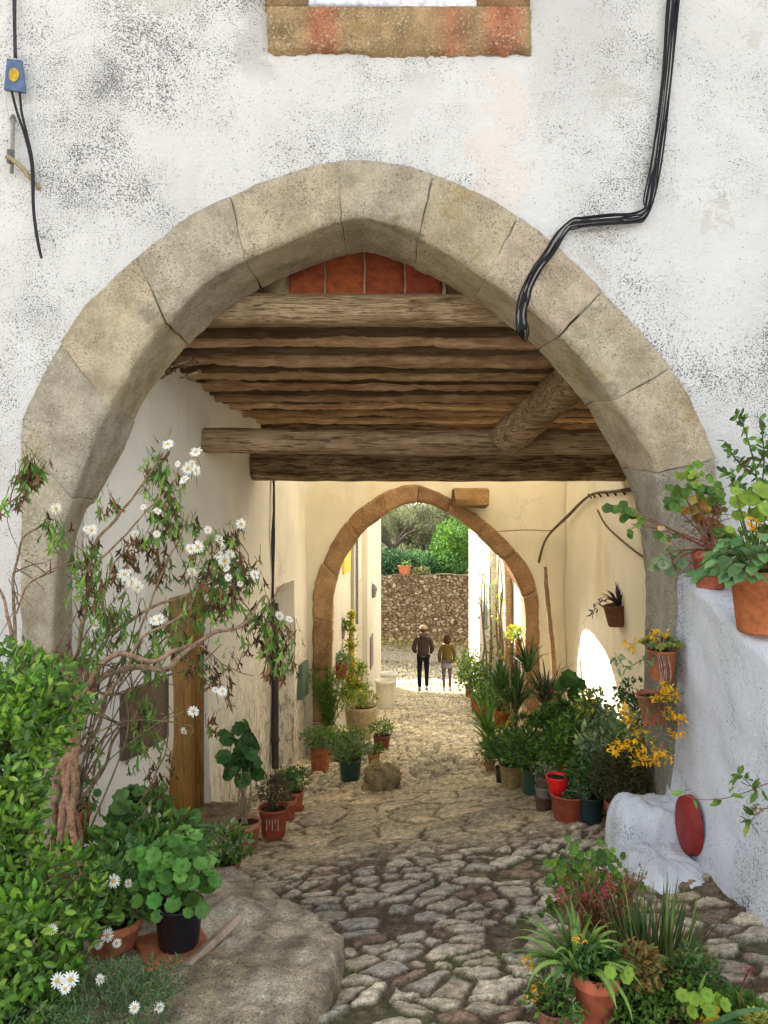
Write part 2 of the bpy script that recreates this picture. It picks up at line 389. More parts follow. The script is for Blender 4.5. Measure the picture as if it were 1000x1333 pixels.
def daisy(mb, p, n, r, kc=(.75,.42,.03), pc=(.85,.85,.8)):
    n = n.normalized(); s, u = basis(n, V((.1,.2,1)).normalized()); k = 15
    for i in range(k):
        a = 2*math.pi*i/k+R.uniform(-.08,.08); d = (s*math.cos(a)+u*math.sin(a)); w = n.cross(d)
        dr = R.uniform(-.25,.12)
        m = p+d*r*.6+n*r*dr*.4; q = p+d*r*R.uniform(.9,1.05)+n*r*dr
        mb.add([p+d*r*.15, m+w*r*.13, q+w*r*.05, q-w*r*.05, m-w*r*.13], [(0,1,2,3,4)], pc)
    vs = [p+n*r*.16]+[p+(s*math.cos(j*math.pi/4)+u*math.sin(j*math.pi/4))*r*.22+n*r*.05 for j in range(8)]
    mb.add(vs, [(0,1+j,1+(j+1)%8) for j in range(8)], kc)
GREENS = [(.13,.25,.04),(.09,.20,.035),(.18,.31,.05),(.07,.15,.03)]
BRIGHT = [(.17,.30,.03),(.12,.25,.03),(.24,.36,.05),(.09,.19,.03)]
DARKG = [(.06,.14,.035),(.045,.11,.03),(.09,.19,.05)]
GREYG = [(.20,.28,.14),(.15,.23,.11),(.27,.34,.19)]
DRY = [(.14,.07,.035),(.2,.11,.05),(.08,.045,.03)]
YEL = [(.45,.42,.05),(.32,.38,.05),(.2,.3,.04)]
TERRA = (.42,.15,.075); TERRAO = (.50,.17,.08); TERRAR = (.42,.10,.05); DKGREEN = (.03,.08,.06)
# ================================================================== SETTING
def make_ground():
    ds = [0.5]
    while ds[-1] < 27.5: ds.append(ds[-1]+(.0042*max(ds[-1],1.6)))
    ds = np.array(ds); nc = 540
    us = np.linspace(-1, 1, nc)
    Dg, U = np.meshgrid(ds, us, indexing='ij'); X = U*np.minimum(.62*Dg+1.0, 3.6)
    z = G(X, Dg)
    wx = X+.10*(fbm(X*3, Dg*3, 1)-.5)+.03*(fbm(X*14, Dg*14, 2)-.5); wy = Dg+.10*(fbm(X*3, Dg*3, 5)-.5)+.03*(fbm(X*14, Dg*14, 6)-.5)
    # three kinds of paving: loose cobbles, worn flags, small cobbles
    wa = 1-sst(4.5, 5.2, Dg+.5*(fbm(X*1.3, Dg*1.3, 31)-.5)-.1*(X)); wc = sst(7.0, 7.9, Dg+.7*(fbm(X*1.5, Dg*1.5, 33)-.5)); wb = 1-wa-wc
    wl = sst(-.45, -1.0, X+.4*(fbm(X*2, Dg*2, 44)-.5))*sst(3.0, 3.6, Dg)*wa; 
    def layer(sx, sy, s, e0, e1):
        e, cx, cy, dx, dy = voro(wx/sx, wy/sy, s, .9, e0)
        return e, cx, cy, dx*sx, dy*sy
    eA, ax, ay, adx, ady = layer(.155, .115, 3, .55, 1)
    ra = h2(ax, ay, 21); rb = h2(ax, ay, 22); rc_ = h2(ax, ay, 23)
    gapA = .06+.17*rb**2.5+.11*(fbm(X*22,Dg*22,67)-.5)
    hA = sst(gapA-.02, gapA+.055, eA)*(.010+.011*ra)*np.where(rc_ < .12, .1, 1)+((adx*(ra-.5)+ady*(rb-.5))*.16+.006*(fbm(X*11,Dg*11,66)-.5))*sst(.1,.2,eA)
    sA = sst(gapA, gapA+.09, eA)*np.where(rc_ < .12, .15, 1)
    eB, bx, by, bdx, bdy = layer(.34, .17, 8, .4, 1)
    rB = h2(bx, by, 24); hB = sst(.01, .13, eB)*.014+(rB-.5)*.012; sB = sst(.01, .05+.05*rB, eB)
    eC, cx, cy, cdx, cdy = layer(.150, .115, 13, .3, 1)
    rC = h2(cx, cy, 25); hC = sst(.03, .24, eC)*.03+(rC-.5)*.012; sC = sst(.04, .13, eC)
    big = fbm(X*1.1, Dg*1.1, 50); fine = fbm(X*38, Dg*38, 60)
    z = z+wa*hA+wb*hB+wc*hC+(big-.5)*.10*(1-.4*wa)+(fbm(X*5,Dg*5,55)-.5)*.030+(fine-.5)*.011
    def C(r, g, b): return np.array([r, g, b])
    t3 = lambda a: a[..., None]
    sel = t3(ra)
    stA = C(.44,.365,.26)*(1-sel)+C(.72,.63,.47)*sel
    stA = np.where(t3(rb) > .82, C(.33,.22,.15), stA); stA = np.where(t3(rc_) > .86, C(.46,.42,.34), stA)
    dirt = C(.13,.092,.058)*(1-t3(sst(.45,.7,fbm(X*2.3,Dg*2.3,70))))+C(.10,.10,.045)*t3(sst(.45,.7,fbm(X*2.3,Dg*2.3,70)))
    dirt = dirt*t3(.6+.9*fine)
    cA = dirt*(1-t3(sA))+stA*t3(sA)*t3(.75+.5*fine)
    stB = C(.70,.58,.38)*t3(.78+.4*rB)
    cB = C(.23,.16,.09)*(1-t3(sB))+stB*t3(sB)*t3(.7+.6*fine)
    stC = C(.62,.54,.36)*t3(.62+.7*rC)
    cC = C(.15,.12,.06)*(1-t3(sC))+stC*t3(sC)*t3(.7+.6*fine)
    c = cA*t3(wa)+cB*t3(wb)+cC*t3(wc)
    c = c*(1-t3(wl)*.6)+(C(.42,.34,.21)*t3(.6+.8*fine))*t3(wl)*.6
    z = z-.0*wl
    blot = sst(.5, .72, fbm(X*1.7, Dg*1.7, 80, 5)); c = c*(1-.3*t3(blot)*C(1,.95,.8))
    moss = sst(.55,.7,fbm(X*2.9,Dg*2.9,90,5))*sst(.6,.2,np.maximum(np.maximum(wa*sA,wb*sB),wc*sC)); c = c*(1-.6*t3(moss))+C(.10,.12,.03)*.6*t3(moss)
    vs = np.stack([X, Dg, z+CH], -1).reshape(-1, 3)
    o = np_mesh('path', vs, grid_faces(len(ds), nc), c.reshape(-1, 3), M['ground']); tag(o, kind='structure')
make_ground()
def make_terrain():
    ds = np.concatenate([np.arange(-60, 26, 1.0), np.arange(26, 60, .8), np.arange(60, 170, 4)]); xs = np.concatenate([np.arange(-90,-12,3.), np.arange(-12,12.1,.8), np.arange(15,91,3.)])
    Dg, X = np.meshgrid(ds, xs, indexing='ij'); z = G(X, Dg)-.14
    hill = -2.45+np.clip(Dg-27.2, 0, 40)*.07+(fbm(X*.25, Dg*.25, 5)-.5)*1.2*sst(27, 31, Dg)
    z = np.where(Dg > 26.7, hill, z)
    n = fbm(X*.6, Dg*.6, 8)
    c = np.array([.16,.13,.06])*(1-n[...,None])+np.array([.06,.10,.025])*n[...,None]
    c = np.where(Dg[...,None] < 26.7, np.array([.36,.32,.25]), c)
    o = np_mesh('ground', np.stack([X, Dg, z+CH], -1).reshape(-1,3), grid_faces(len(ds), len(xs)), c.reshape(-1,3), M['ground']); tag(o, kind='structure')
make_terrain()
# ------------------------------------------------------------------ walls with holes
def inpoly(x, z, poly):
    ins = np.zeros(x.shape, bool); n = len(poly)
    for i in range(n):
        x1, z1 = poly[i]; x2, z2 = poly[(i+1)%n]
        c = ((z1 > z) != (z2 > z)) & (x < (x2-x1)*(z-z1)/((z2-z1)+1e-12)+x1)
        ins ^= c
    return ins
def holewall(name, xs, zs, y0, y1, poly, mat, parent, amp=.012):
    nx, nz = len(xs), len(zs)
    Xg, Zg = np.meshgrid(xs, zs, indexing='ij')
    cxm = (Xg[:-1,:-1]+Xg[1:,1:])/2; czm = (Zg[:-1,:-1]+Zg[1:,1:])/2
    keep = ~inpoly(cxm, czm, poly)
    disp = (fbm(Xg*1.2, Zg*1.2, 3)-.5)*amp*2+(fbm(Xg*5, Zg*5, 7)-.5)*amp
    fr = np.stack([Xg, y0+disp, Zg], -1).reshape(-1,3); bk = np.stack([Xg, y1+0*Xg, Zg], -1).reshape(-1,3)
    vs = np.concatenate([fr, bk]); n = nx*nz; idx = np.arange(n).reshape(nx, nz); fs = []
    I, J = np.nonzero(keep)
    a, b, c, d = idx[I,J], idx[I+1,J], idx[I+1,J+1], idx[I,J+1]
    fs.append(np.stack([a,b,c,d],1)); fs.append(np.stack([d,c,b,a],1)+n)
    kp = np.pad(keep, 1)
    for di, dj, e0, e1 in ((-1,0,(0,0),(0,1)),(1,0,(1,1),(1,0)),(0,-1,(1,0),(0,0)),(0,1,(0,1),(1,1))):
        nb = kp[1+di:1+di+keep.shape[0], 1+dj:1+dj+keep.shape[1]]
        I, J = np.nonzero(keep & ~nb)
        p, q = idx[I+e0[0],J+e0[1]], idx[I+e1[0],J+e1[1]]
        fs.append(np.stack([p,q,q+n,p+n],1))
    return np_mesh(name, vs, np.concatenate(fs), np.full((len(vs),3),.8), mat, parent)
# ------------------------------------------------------------------ pointed arches
def seglen(pts): return [0]+list(np.cumsum([(pts[i+1]-pts[i]).length for i in range(len(pts)-1)]))
class Curve:
    def __init__(s, segs, d, sm=4):
        s.s = [[P(x, y, d) for x, y in g] for g in segs]
        s.s = [cr(g, sm) for g in s.s]
        s.L = [seglen(g) for g in s.s]
    def at(s, t):
        i = min(int(t), len(s.s)-1); u = t-i; g, L = s.s[i], s.L[i]; x = u*L[-1]
        for k in range(len(g)-1):
            if x <= L[k+1] or k == len(g)-2:
                return g[k].lerp(g[k+1], (x-L[k])/max(1e-9, L[k+1]-L[k]))
def arch_stones(parent, curves, joints, subs, cols, mat, step=.03, rough=.007, joint=.012, name='arch_stone'):
    for j in range(len(joints)-1):
        t0, t1 = joints[j], joints[j+1]; Lr = (curves[1].at(t0)-curves[1].at(t1)).length
        n = max(4, int(Lr/step)); ts = [t0+(t1-t0)*min(max(e, 0), 1) for e in [0, .25/n]+[i/n for i in range(1, n)]+[1-.25/n, 1]]
        col = cols[j % len(cols)]; mb = MB(); rows = []; off = V((0, R.uniform(-.004,.004), 0))
        for i, t in enumerate(ts):
            pts = [c.at(t) for c in curves]; row = []
            ctr = sum(pts, V((0,0,0)))/len(pts)
            for a in range(len(pts)-1):
                m = subs[a]
                for k in range(m+(1 if a == len(pts)-2 else 0)): row.append(pts[a].lerp(pts[a+1], k/m))
            tg = (curves[1].at(min(t+.01, joints[-1]))-curves[1].at(max(t-.01, 0))).normalized()
            for q, p in enumerate(row):
                nv = noise.noise_vector(p*3.+V((j*3.1,0,0)))*rough*1.6+noise.noise_vector(p*14)*rough+noise.noise_vector(p*45)*rough*.35
                if i in (0, len(ts)-1): nv += (ctr-p).normalized()*joint+tg*(.0015 if i == 0 else -.0015)
                row[q] = p+nv+off
            rows.append(row)
        w = len(rows[0]); vs = [p for r in rows for p in r]
        fs = [(a*w+b, a*w+b+1, (a+1)*w+b+1, (a+1)*w+b) for a in range(len(rows)-1) for b in range(w-1)]
        fs += [tuple(range(w))[::-1], tuple((len(rows)-1)*w+b for b in range(w))]
        mb.add(vs, fs, col); mb.build(name, mat, parent)
gate = empty('gate_house', (0, 4.5, gz(0, 4.5)), 'speckled white house front pierced by the big pointed granite arch nearest the viewer', 'building')
OUT = [[(28,1230),(28,1000),(28,700)],[(28,700),(28,600),(31,545),(48,505),(70,464),(100,413),(140,370),(190,325),(240,285),(300,255),(360,230),(420,213),(470,208)],
       [(470,208),(520,214),(580,232),(640,261),(700,300),(750,345),(800,395),(840,440),(880,490),(908,540),(930,600),(938,650),(940,700)],[(940,700),(942,900),(942,1150)]]
CRE = [[(70,1230),(70,1000),(72,760)],[(72,760),(80,695),(98,640),(120,580),(144,525),(172,480),(205,432),(236,398),(271,366),(350,325),(438,289),(470,283)],
       [(470,283),(524,297),(564,319),(615,350),(668,386),(740,450),(785,500),(812,540),(844,592),(855,622),(862,665),(866,700)],[(866,700),(870,900),(872,1150)]]
INN = [[(95,1230),(95,1000),(95,750)],[(95,750),(98,715),(110,675),(124,644),(152,588),(172,540),(200,495),(240,448),(284,404),(330,374),(372,354),(430,333),(475,321)],
       [(475,321),(520,335),(583,365),(620,388),(655,412),(690,440),(720,469),(759,514),(786,556),(812,605),(827,640),(838,680)],[(838,680),(845,740),(845,900),(845,1150)]]
cO, cC, cI = Curve(OUT, 4.468), Curve(CRE, 4.462), Curve(INN, 4.90)
cOb = Curve(OUT, 4.468); cIb = Curve(INN, 4.90)
for g in cOb.s:
    for p in g: p.y += .2
for g in cIb.s:
    for p in g: p.y += .08
JN = [0,.55,1.17,1.36,1.56,1.76,1.96,2.13,2.30,2.50,2.68,2.86,3.3,4.0]
GC = [(.46,.41,.32),(.50,.44,.33),(.48,.43,.34),(.55,.47,.33),(.50,.44,.34),(.54,.46,.33),(.51,.45,.34),(.53,.45,.31),(.57,.47,.35),(.52,.45,.32),(.54,.45,.32),(.44,.40,.32),(.30,.28,.235)]
arch_stones(gate, [cOb, cO, cC, cI, cIb], JN, [3,7,14,2], GC, M['granite'], step=.025, joint=.002)
mid = [tuple(((a+b)/2)[i] for i in (0,2)) for g in range(4) for a, b in zip([cO.at(g+k/12) for k in range(12)], [cC.at(g+k/12) for k in range(12)])]
mid = [(mid[0][0], -3)]+mid+[(mid[-1][0], -3)]
holewall('facade_wall', np.arange(-7, 7.01, .045), np.arange(-2.0, 7.4, .045), 4.50, 4.86, mid, M['facade'], gate)
# window surround at the top of the picture
ws = MB()
def surround(mb):
    d0 = 4.47; a = P(344, 68, d0); b = P(691, 8, d0); nx, nz = 90, 16; vs = []; cs = []
    for i in range(nx+1):
        for k in range(nz+1):
            p = V((a.x+(b.x-a.x)*i/nx, d0, a.z+(b.z-a.z)*k/nz)); e = noise.noise_vector(p*30)*.006
            if k == 0 or i in (0, nx): e += noise.noise_vector(p*3)*.03+noise.noise_vector(p*22)*.014+noise.noise_vector(p*60)*.008
            if k == nz: e = V((0,e.y,0))
            q = p+e; q.y = d0+e.y*.5+(.03 if k == 0 or i in (0,nx) else 0); vs.append(q)
            px = 344+347*i/nx; w = max(0, 1-abs(px-420)/28)+max(0, 1-abs(px-655)/34)+.5*max(0, 1-abs(px-590)/30); w = min(1, w*1.6)
            cs.append(tuple(V((.42,.29,.15)).lerp(V((.48,.19,.10)), w)*(1+.4*noise.noise(p*8))))
    mb.add(vs, [(i*(nz+1)+k,(i+1)*(nz+1)+k,(i+1)*(nz+1)+k+1,i*(nz+1)+k+1) for i in range(nx) for k in range(nz)], cs)
surround(ws)
za = P(0, 8, 4.47).z
for x0, x1, c in ((345,400,(.46,.32,.17)),(622,690,(.48,.30,.15))):
    for k in range(4): box(ws, (P(x0,0,4.47).x, 4.468+.003*k, za+.004+k*.3), (P(x1,0,4.47).x, 4.60, za+.3+k*.3-.004), vary(c,.1))
box(ws, (P(345,0,4.47).x, 4.466, za+1.2), (P(690,0,4.47).x, 4.6, za+1.45), (.46,.32,.17))
ws.build('window_surround', M['granite_far'], gate)
wp = MB(); box(wp, (P(401,0,4.47).x, 4.475, za-.01), (P(621,0,4.47).x, 4.60, za+.045), (.8,.8,.78), .006)
box(wp, (P(401,0,4.47).x, 4.49, za+.046), (P(411,0,4.47).x, 4.6, za+1.19), (.8,.8,.78)); box(wp, (P(611,0,4.47).x, 4.49, za+.046), (P(621,0,4.47).x, 4.6, za+1.19), (.8,.8,.78))
wp.build('window_frame', M['paint'], gate)
# upper storey over the passage
up = MB()
box(up, (-7, 4.87, 3.52), (7, 8.6, 7.35), (.8,.8,.8))
up.build('upper_storey', M['cream'], gate)
# wooden floor above the passage: boards, beams
def logbox(mb, x0, x1, y0, y1, z0, z1, col, am=.02, n=60, sag=0., fr=6., pw=5):
    vs = []; m = 12
    for i in range(n+1):
        x = x0+(x1-x0)*i/n; cy, cz = (y0+y1)/2, (z0+z1)/2-sag*math.sin(math.pi*i/n)
        for k in range(m):
            a = 2*math.pi*k/m; c, s_ = math.cos(a), math.sin(a); q = (abs(c)**pw+abs(s_)**pw)**(-1/pw)
            p = V((x, c*q*(y1-y0)/2, s_*q*(z1-z0)/2)); e = noise.noise_vector(V((x*fr*.4, p.y*16+y0*7, p.z*16)))*am
            vs.append(V((x, cy, cz))+V((0,p.y,p.z))+V((0,e.y,e.z)))
    mb.add(vs, [(i*m+k, (i+1)*m+k, (i+1)*m+(k+1)%m, i*m+(k+1)%m) for i in range(n) for k in range(m)]+[tuple(range(m)), tuple(n*m+k for k in range(m))[::-1]], col)
def zc(d): return float(np.interp(d, [5.15,5.5,6,7,8.7], [1.30,1.21,1.10,1.02,.97]))
mb = MB(); logbox(mb, -1.75, 1.75, 4.98, 5.17, CH+1.235, CH+1.43, (.3,.2,.1), .012); mb.build('beam', M['wood'], gate, label='squared front beam of weathered pale wood under the tiles')
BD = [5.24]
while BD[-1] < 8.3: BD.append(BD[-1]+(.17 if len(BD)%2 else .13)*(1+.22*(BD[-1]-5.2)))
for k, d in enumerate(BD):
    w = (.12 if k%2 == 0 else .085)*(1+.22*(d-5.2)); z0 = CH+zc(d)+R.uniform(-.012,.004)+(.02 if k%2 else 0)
    tint = R.uniform(1.0,1.35) if k%2 == 0 else R.uniform(.22,.36); tint = (tint, tint*R.uniform(.92,1.), tint*R.uniform(.82,.97))  # odd boards tinted dark: the shade of gaps between boards put into colour
    xl_ = -2.4+.108*d-.12-R.uniform(0,.05); ph = R.uniform(0,30)
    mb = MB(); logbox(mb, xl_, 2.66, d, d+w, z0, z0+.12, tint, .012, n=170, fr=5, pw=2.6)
    vs = []
    for x, y, z in mb.v:                       # ragged, rotten lower edge and a gentle bow
        rg = max(0, noise.noise(V((x*2.3+ph, 0, 0)))-.05)*.032+max(0, noise.noise(V((x*13+ph, y*5, 0))))*.018
        if z < z0+.05: z += rg
        vs.append((x, y+.03*noise.noise(V((x*.8, ph, 0))), z+.025*noise.noise(V((x*.55, ph, 3)))))
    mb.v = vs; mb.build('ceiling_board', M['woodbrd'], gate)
mb = MB(); box(mb, (-2.4, 5.30, CH+1.46), (2.74, 8.6, CH+1.52)); box(mb, (-1.5, 8.62, CH+.90), (2.66, 8.72, CH+1.5)); box(mb, (-2.4, 5.32, CH+1.13), (2.74, 8.6, CH+1.16), (.3,.2,.1), rot=Matrix.Rotation(-.0, 3, 'X'))
mb.v = [(x, y, z+(.26 if (y < 6 and z < CH+1.3) else 0)) for x, y, z in mb.v]
mb.build('floor_deck', M['wooddk'], gate)
# terracotta slabs
tg_ = [375, 423.5, 475, 527.5, 577]
for i in range(4):
    mb = MB(); a, b = tg_[i]+1.0, tg_[i+1]-1.4; d0, d1 = 5.16, 5.42
    vs = []; nx, nz = 8, 10
    for th in (0, .03):
        for ii in range(nx+1):
            for kk in range(nz+1):
                t = kk/nz; dd = d0+(d1-d0)*t; px = a+(b-a)*ii/nx+(0 if i < 9 else 0); p = P(px, 384, d0).lerp(P(px+.0, 300, d1), t)
                vs.append(p+V((0,th,th*.3))+noise.noise_vector(p*9)*.006)
    n_ = (nx+1)*(nz+1); fs = []
    for o_ in (0, n_):
        for ii in range(nx):
            for kk in range(nz): q = (o_+ii*(nz+1)+kk, o_+(ii+1)*(nz+1)+kk, o_+(ii+1)*(nz+1)+kk+1, o_+ii*(nz+1)+kk+1); fs.append(q if o_ == 0 else q[::-1])
    for kk in range(nz):
        for ii, fl in ((0,1),(nx,0)): q = (ii*(nz+1)+kk, ii*(nz+1)+kk+1, n_+ii*(nz+1)+kk+1, n_+ii*(nz+1)+kk); fs.append(q if fl else q[::-1])
    mb.add(vs, fs, [(.46,.12,.05),(.50,.13,.045),(.42,.10,.045),(.40,.085,.045)][i]); mb.build('terracotta_slab', M['tile'], gate)
mb = MB(); 
pa, pb = P(300, 390, 5.2), P(640, 290, 5.52)
mb.add([P(372,384,5.178),P(580,384,5.178),P(580,300,5.438),P(372,300,5.438)], [(0,1,2,3)], (.8,.74,.62))
box(mb, (P(340,0,5.17).x, 5.165, CH+1.43), (P(373,0,5.17).x, 5.24, CH+1.62), (.45,.36,.22), .01)
box(mb, (-2.4, 5.2, CH+1.32), (-.80, 5.3, CH+1.9), (.3,.25,.2)); box(mb, (.43, 5.2, CH+1.42), (2.7, 5.3, CH+1.9), (.22,.14,.08))
mb.build('slab_mortar', M['tile'], gate)
# two big cross logs and the brace
zl = CH
mb = MB(); logbox(mb, -1.62, 2.9, 6.62, 6.84, zl+.52, zl+.735, (.3,.2,.1), .014, sag=.02); mb.build('beam', M['woodlog'], gate, label='round pale log beam set into the left wall')
mb = MB(); logbox(mb, -1.42, 2.9, 8.16, 8.42, zl+.34, zl+.645, (.3,.2,.1), .016, sag=.01); mb.build('beam', M['wooddk'], gate, label='dark log beam furthest back')
mb = MB(); tube(mb, cr([P(655,575,6.62), P(700,535,6.35), P(752,490,6.0), P(800,452,5.7)], 8), [.13,.15,.16,.165]+[.165]*30 if False else .155, 14, (.3,.2,.1)); 
mb.v = [tuple(V(v)+noise.noise_vector(V(v)*7)*.03) for v in mb.v]; mb.build('brace', M['woodlog'], gate, label='thick slanting timber brace on the right')
# broken lath ends at left
for i in range(14):
    mb = MB(); a = P(R.uniform(222,262), R.uniform(464,484), R.uniform(5.2,5.7)); tube(mb, [a, a+V((R.uniform(-.16,-.04), R.uniform(-.1,.1), R.uniform(-.08,.02)))], [.016,.006], 5, vary((.12,.08,.05)))
    mb.build('broken_lath', M['wooddk'], gate)
# ------------------------------------------------------------------ left house of the passage
def xl(d): return -2.29+.108*d-.2*max(0, 5.5-d)
lh = empty('side_house', (xl(8), 8, gz(xl(8), 8)), 'stained cream house wall with wooden door on the left side of the passage', 'house')
def wallsheets(mb, f, ss, zs, holes, step=.09, col=(.8,.8,.8)):
    for a, b in zip(ss[:-1], ss[1:]):
        for c, e in zip(zs[:-1], zs[1:]):
            if any(abs(a-h[0]) < 1e-6 and c >= h[1]-1e-6 and e <= h[2]+1e-6 for h in holes): continue
            n = max(1, int((b-a)/step)); m = max(1, int((e-c)/step)); vs = []
            for i in range(n+1):
                for k in range(m+1): vs.append(f(a+(b-a)*i/n, c+(e-c)*k/m))
            mb.add(vs, [(i*(m+1)+k,(i+1)*(m+1)+k,(i+1)*(m+1)+k+1,i*(m+1)+k+1) for i in range(n) for k in range(m)], col)
def lf(s, z, off=0.):
    p = V((xl(s)+off, s, z)); return p+V((noise.noise(p*1.1)*.05+noise.noise(p*4)*.012 if off == 0 else 0, 0, 0))
zd0, zd1 = gz(xl(6.3),6.3)+.02, CH-.67
z20, z21 = gz(xl(9.6),9.6)-.1, CH-.90
mb = MB(); wallsheets(mb, lf, [4.87,5.5,5.95,6.78,9.13,10.2,10.97], [-3.0,z20,zd0,z21,zd1,CH+3.2], [(5.95,zd0,zd1),(9.13,z20,z21)])
mb.add([V((xl(4.88),4.88,-3)),V((-2.6,4.88,-3)),V((-2.6,4.88,CH+3.19)),V((xl(4.88),4.88,CH+3.19))], [(0,1,2,3)], (.8,.8,.8))
for s0, s1, zb, zt, dep in ((5.95,6.78,zd0,zd1,.14),(9.13,10.2,z20,z21,.35)):
    for (p, q) in (((s0,zb),(s0,zt)),((s0,zt),(s1,zt)),((s1,zt),(s1,zb)),((s1,zb),(s0,zb))):
        mb.add([lf(*p), lf(*q), lf(q[0],q[1],-dep), lf(p[0],p[1],-dep)], [(0,1,2,3)], (.8,.8,.8))
    if dep > .2: mb.add([lf(s0,zb,-dep), lf(s1,zb,-dep), lf(s1,zt,-dep), lf(s0,zt,-dep)], [(0,1,2,3)], (.8,.8,.8))
box(mb, (-7, 4.9, -3), (-2.4, 10.96, CH+3.19), (.8,.8,.8)); 
mb.build('wall', M['leftwall'], lh)
dr = MB()
def lbox(mb, s0, s1, z0, z1, o0, o1, col, bev=.004):
    vs = []
    for s in (s0, s1):
        for o in (o0, o1):
            for z in (z0, z1): vs.append(V((xl(s)+o, s, z)))
    mb.add(vs, [(0,1,3,2),(4,6,7,5),(0,4,5,1),(2,3,7,6),(0,2,6,4),(1,5,7,3)], col)
for i in range(5): lbox(dr, 5.99+i*.15, 5.99+i*.15+.146, zd0+.02, zd1-.04, -.13, -.085+.004*(i%2), (.3,.17,.06))
do = dr.build('door', M['door'], lh, smooth=False)
h = MB(); lbox(h, 6.08, 6.14, CH-1.75, CH-1.55, -.084, -.07, (.15,.14,.12)); 
o = h.build('handle', M['metal'], lh, smooth=False); o.parent = do; 
df = MB()
for a in ((5.952,5.988,zd0,zd1),(6.745,6.778,zd0,zd1),(5.989,6.744,zd1-.038,zd1-.002)): lbox(df, a[0], a[1], a[2]+.001, a[3]-.003, -.135, -.03, (.2,.11,.05))
df.build('door_frame', M['door'], lh, smooth=False)
st = MB(); blob(st, (xl(6.4)+.16, 6.4, zd0-.02), (.24,.48,.085), (.26,.21,.14), .08, 3, 28, 5, rot=-.1); st.build('doorstep', M['rock'], lh, label='worn grey stone doorstep')
pn = MB(); lbox(pn, 5.22, 5.74, CH-1.66, CH-1.24, -.01, .045, (.13,.085,.055)); 
for a in ((5.2,5.76,CH-1.24,CH-1.215),(5.2,5.76,CH-1.685,CH-1.66),(5.2,5.22,CH-1.66,CH-1.24),(5.74,5.76,CH-1.66,CH-1.24)): lbox(pn, *a, -.01, .055, (.09,.06,.04))
pn.build('meter_cupboard', M['metal'], lh, smooth=False, label='brown rusty cupboard door set in the wall behind the shrub')
gb = MB(); lbox(gb, 10.42, 10.80, CH-2.55, CH-2.08, -.02, .06, (.10,.17,.13)); gb.build('meter_box', M['metal'], lh, smooth=False, label='small green meter box')
# drain pipe and loose cable
pp = MB(); q = 8.93; tube(pp, cr([V((xl(q)+.06, q, CH+(666.5-y)/1000*q+0)) for y in (785,850,930,1000)], 8), .042, 10, (.05,.035,.03))
for y in (800,880,960): tube(pp, [V((xl(q)+.06, q, CH+(666.5-y)/1000*q)), V((xl(q)+.06, q, CH+(666.5-y-5)/1000*q))], .052, 10, (.07,.04,.03))
pp = pp.build('drain_pipe', M['metal'], None, V((xl(q), q, gz(xl(q), q)))); tag(pp, 'black rusty drain pipe down the cream wall on the left of the passage', 'drain pipe')
pc = MB(); 
for i in range(3): tube(pc, cr([V((xl(q)+.03+R.uniform(-.01,.02), q+.02*i+R.uniform(-.01,.01), CH+(666.5-y)/1000*q)) for y in (612,650,700,750,790)], 6), .011, 6, (.05,.045,.04))
pc = pc.build('wall_cable', M['cable'], None, V((xl(q), q, CH))); tag(pc, 'dark cable running up the cream wall above the drain pipe', 'cable')
# ------------------------------------------------------------------ right wall of the passage
rw = MB(); xr = 2.6
def rf(s, z): 
    p = V((xr, s, z)); return p+V((noise.noise(p*1.1)*.05+noise.noise(p*4)*.012, 0, 0))
wallsheets(rw, rf, [4.87,8,10.97], [-3.0,CH+3.6], [])
box(rw, (2.8, 4.9, -3), (7, 10.96, CH+3.59), (.8,.8,.8))
rw = rw.build('passage_wall', M['farwall'], None, V((2.6, 8, gz(2.6,8)))); tag(rw, 'yellowed cream plaster side wall on the right inside the passage, under the sun patch', 'wall')
# ------------------------------------------------------------------ far arch
fa = empty('inner_archway', (.6, 11, gz(.6, 11)), 'cream wall with smaller ochre pointed arch at the far end of the passage', 'archway')
O2 = [[(407,1010),(407,872)],[(407,872),(407,820),(409,770),(421,729),(441,692),(465,665),(499,641),(526,632),(545,631)],[(545,631),(577,644),(618,668),(652,697),(676,722),(693,750),(701,784),(702,838)],[(702,838),(703,900),(703,1010)]]
I2 = [[(431,1010),(431,872)],[(431,872),(432,820),(434,777),(445,736),(468,699),(492,677),(520,658),(543,653)],[(543,653),(560,656),(584,668),(608,683),(632,705),(659,733),(676,763),(684,790),(685,838)],[(685,838),(686,900),(686,1010)]]
fO, fI = Curve(O2, 10.97), Curve(I2, 10.97); fOb, fIb = Curve(O2, 10.97), Curve(I2, 10.97)
for g in fOb.s:
    for p in g: p.y += .15
for g in fIb.s:
    for p in g: p.y += .36
FC = [(.40,.22,.10),(.46,.27,.13),(.36,.20,.10),(.50,.31,.15),(.43,.25,.12)]
arch_stones(fa, [fOb, fO, fI, fIb], [0,.5,1,1.22,1.45,1.66,1.84,2.0,2.17,2.36,2.55,2.76,3,3.5,4], [2,6,6], FC, M['granite_far'], step=.06, rough=.012, joint=.015)
mid2 = [tuple(((a+b)/2)[i] for i in (0,2)) for g in range(4) for a, b in zip([fO.at(g+k/12) for k in range(12)], [fI.at(g+k/12) for k in range(12)])]
mid2 = [(mid2[0][0], -4)]+mid2+[(mid2[-1][0], -4)]
holewall('wall', np.arange(-3, 6.0, .06), np.arange(-3.2, CH+2.5, .06), 11.0, 11.30, mid2, M['farwall'], fa, amp=.02)
mb = MB(); a = P(588,661,10.9); b = P(636,636,10.9); box(mb, (a.x, 10.74, a.z), (b.x, 11.05, b.z), (.36,.2,.08), .03)
mb.v = [tuple(V(v)+noise.noise_vector(V(v)*5)*.03) for v in mb.v]; mb.build('corbel', M['granite_far'], fa, label='brown projecting corbel stone above the arch')
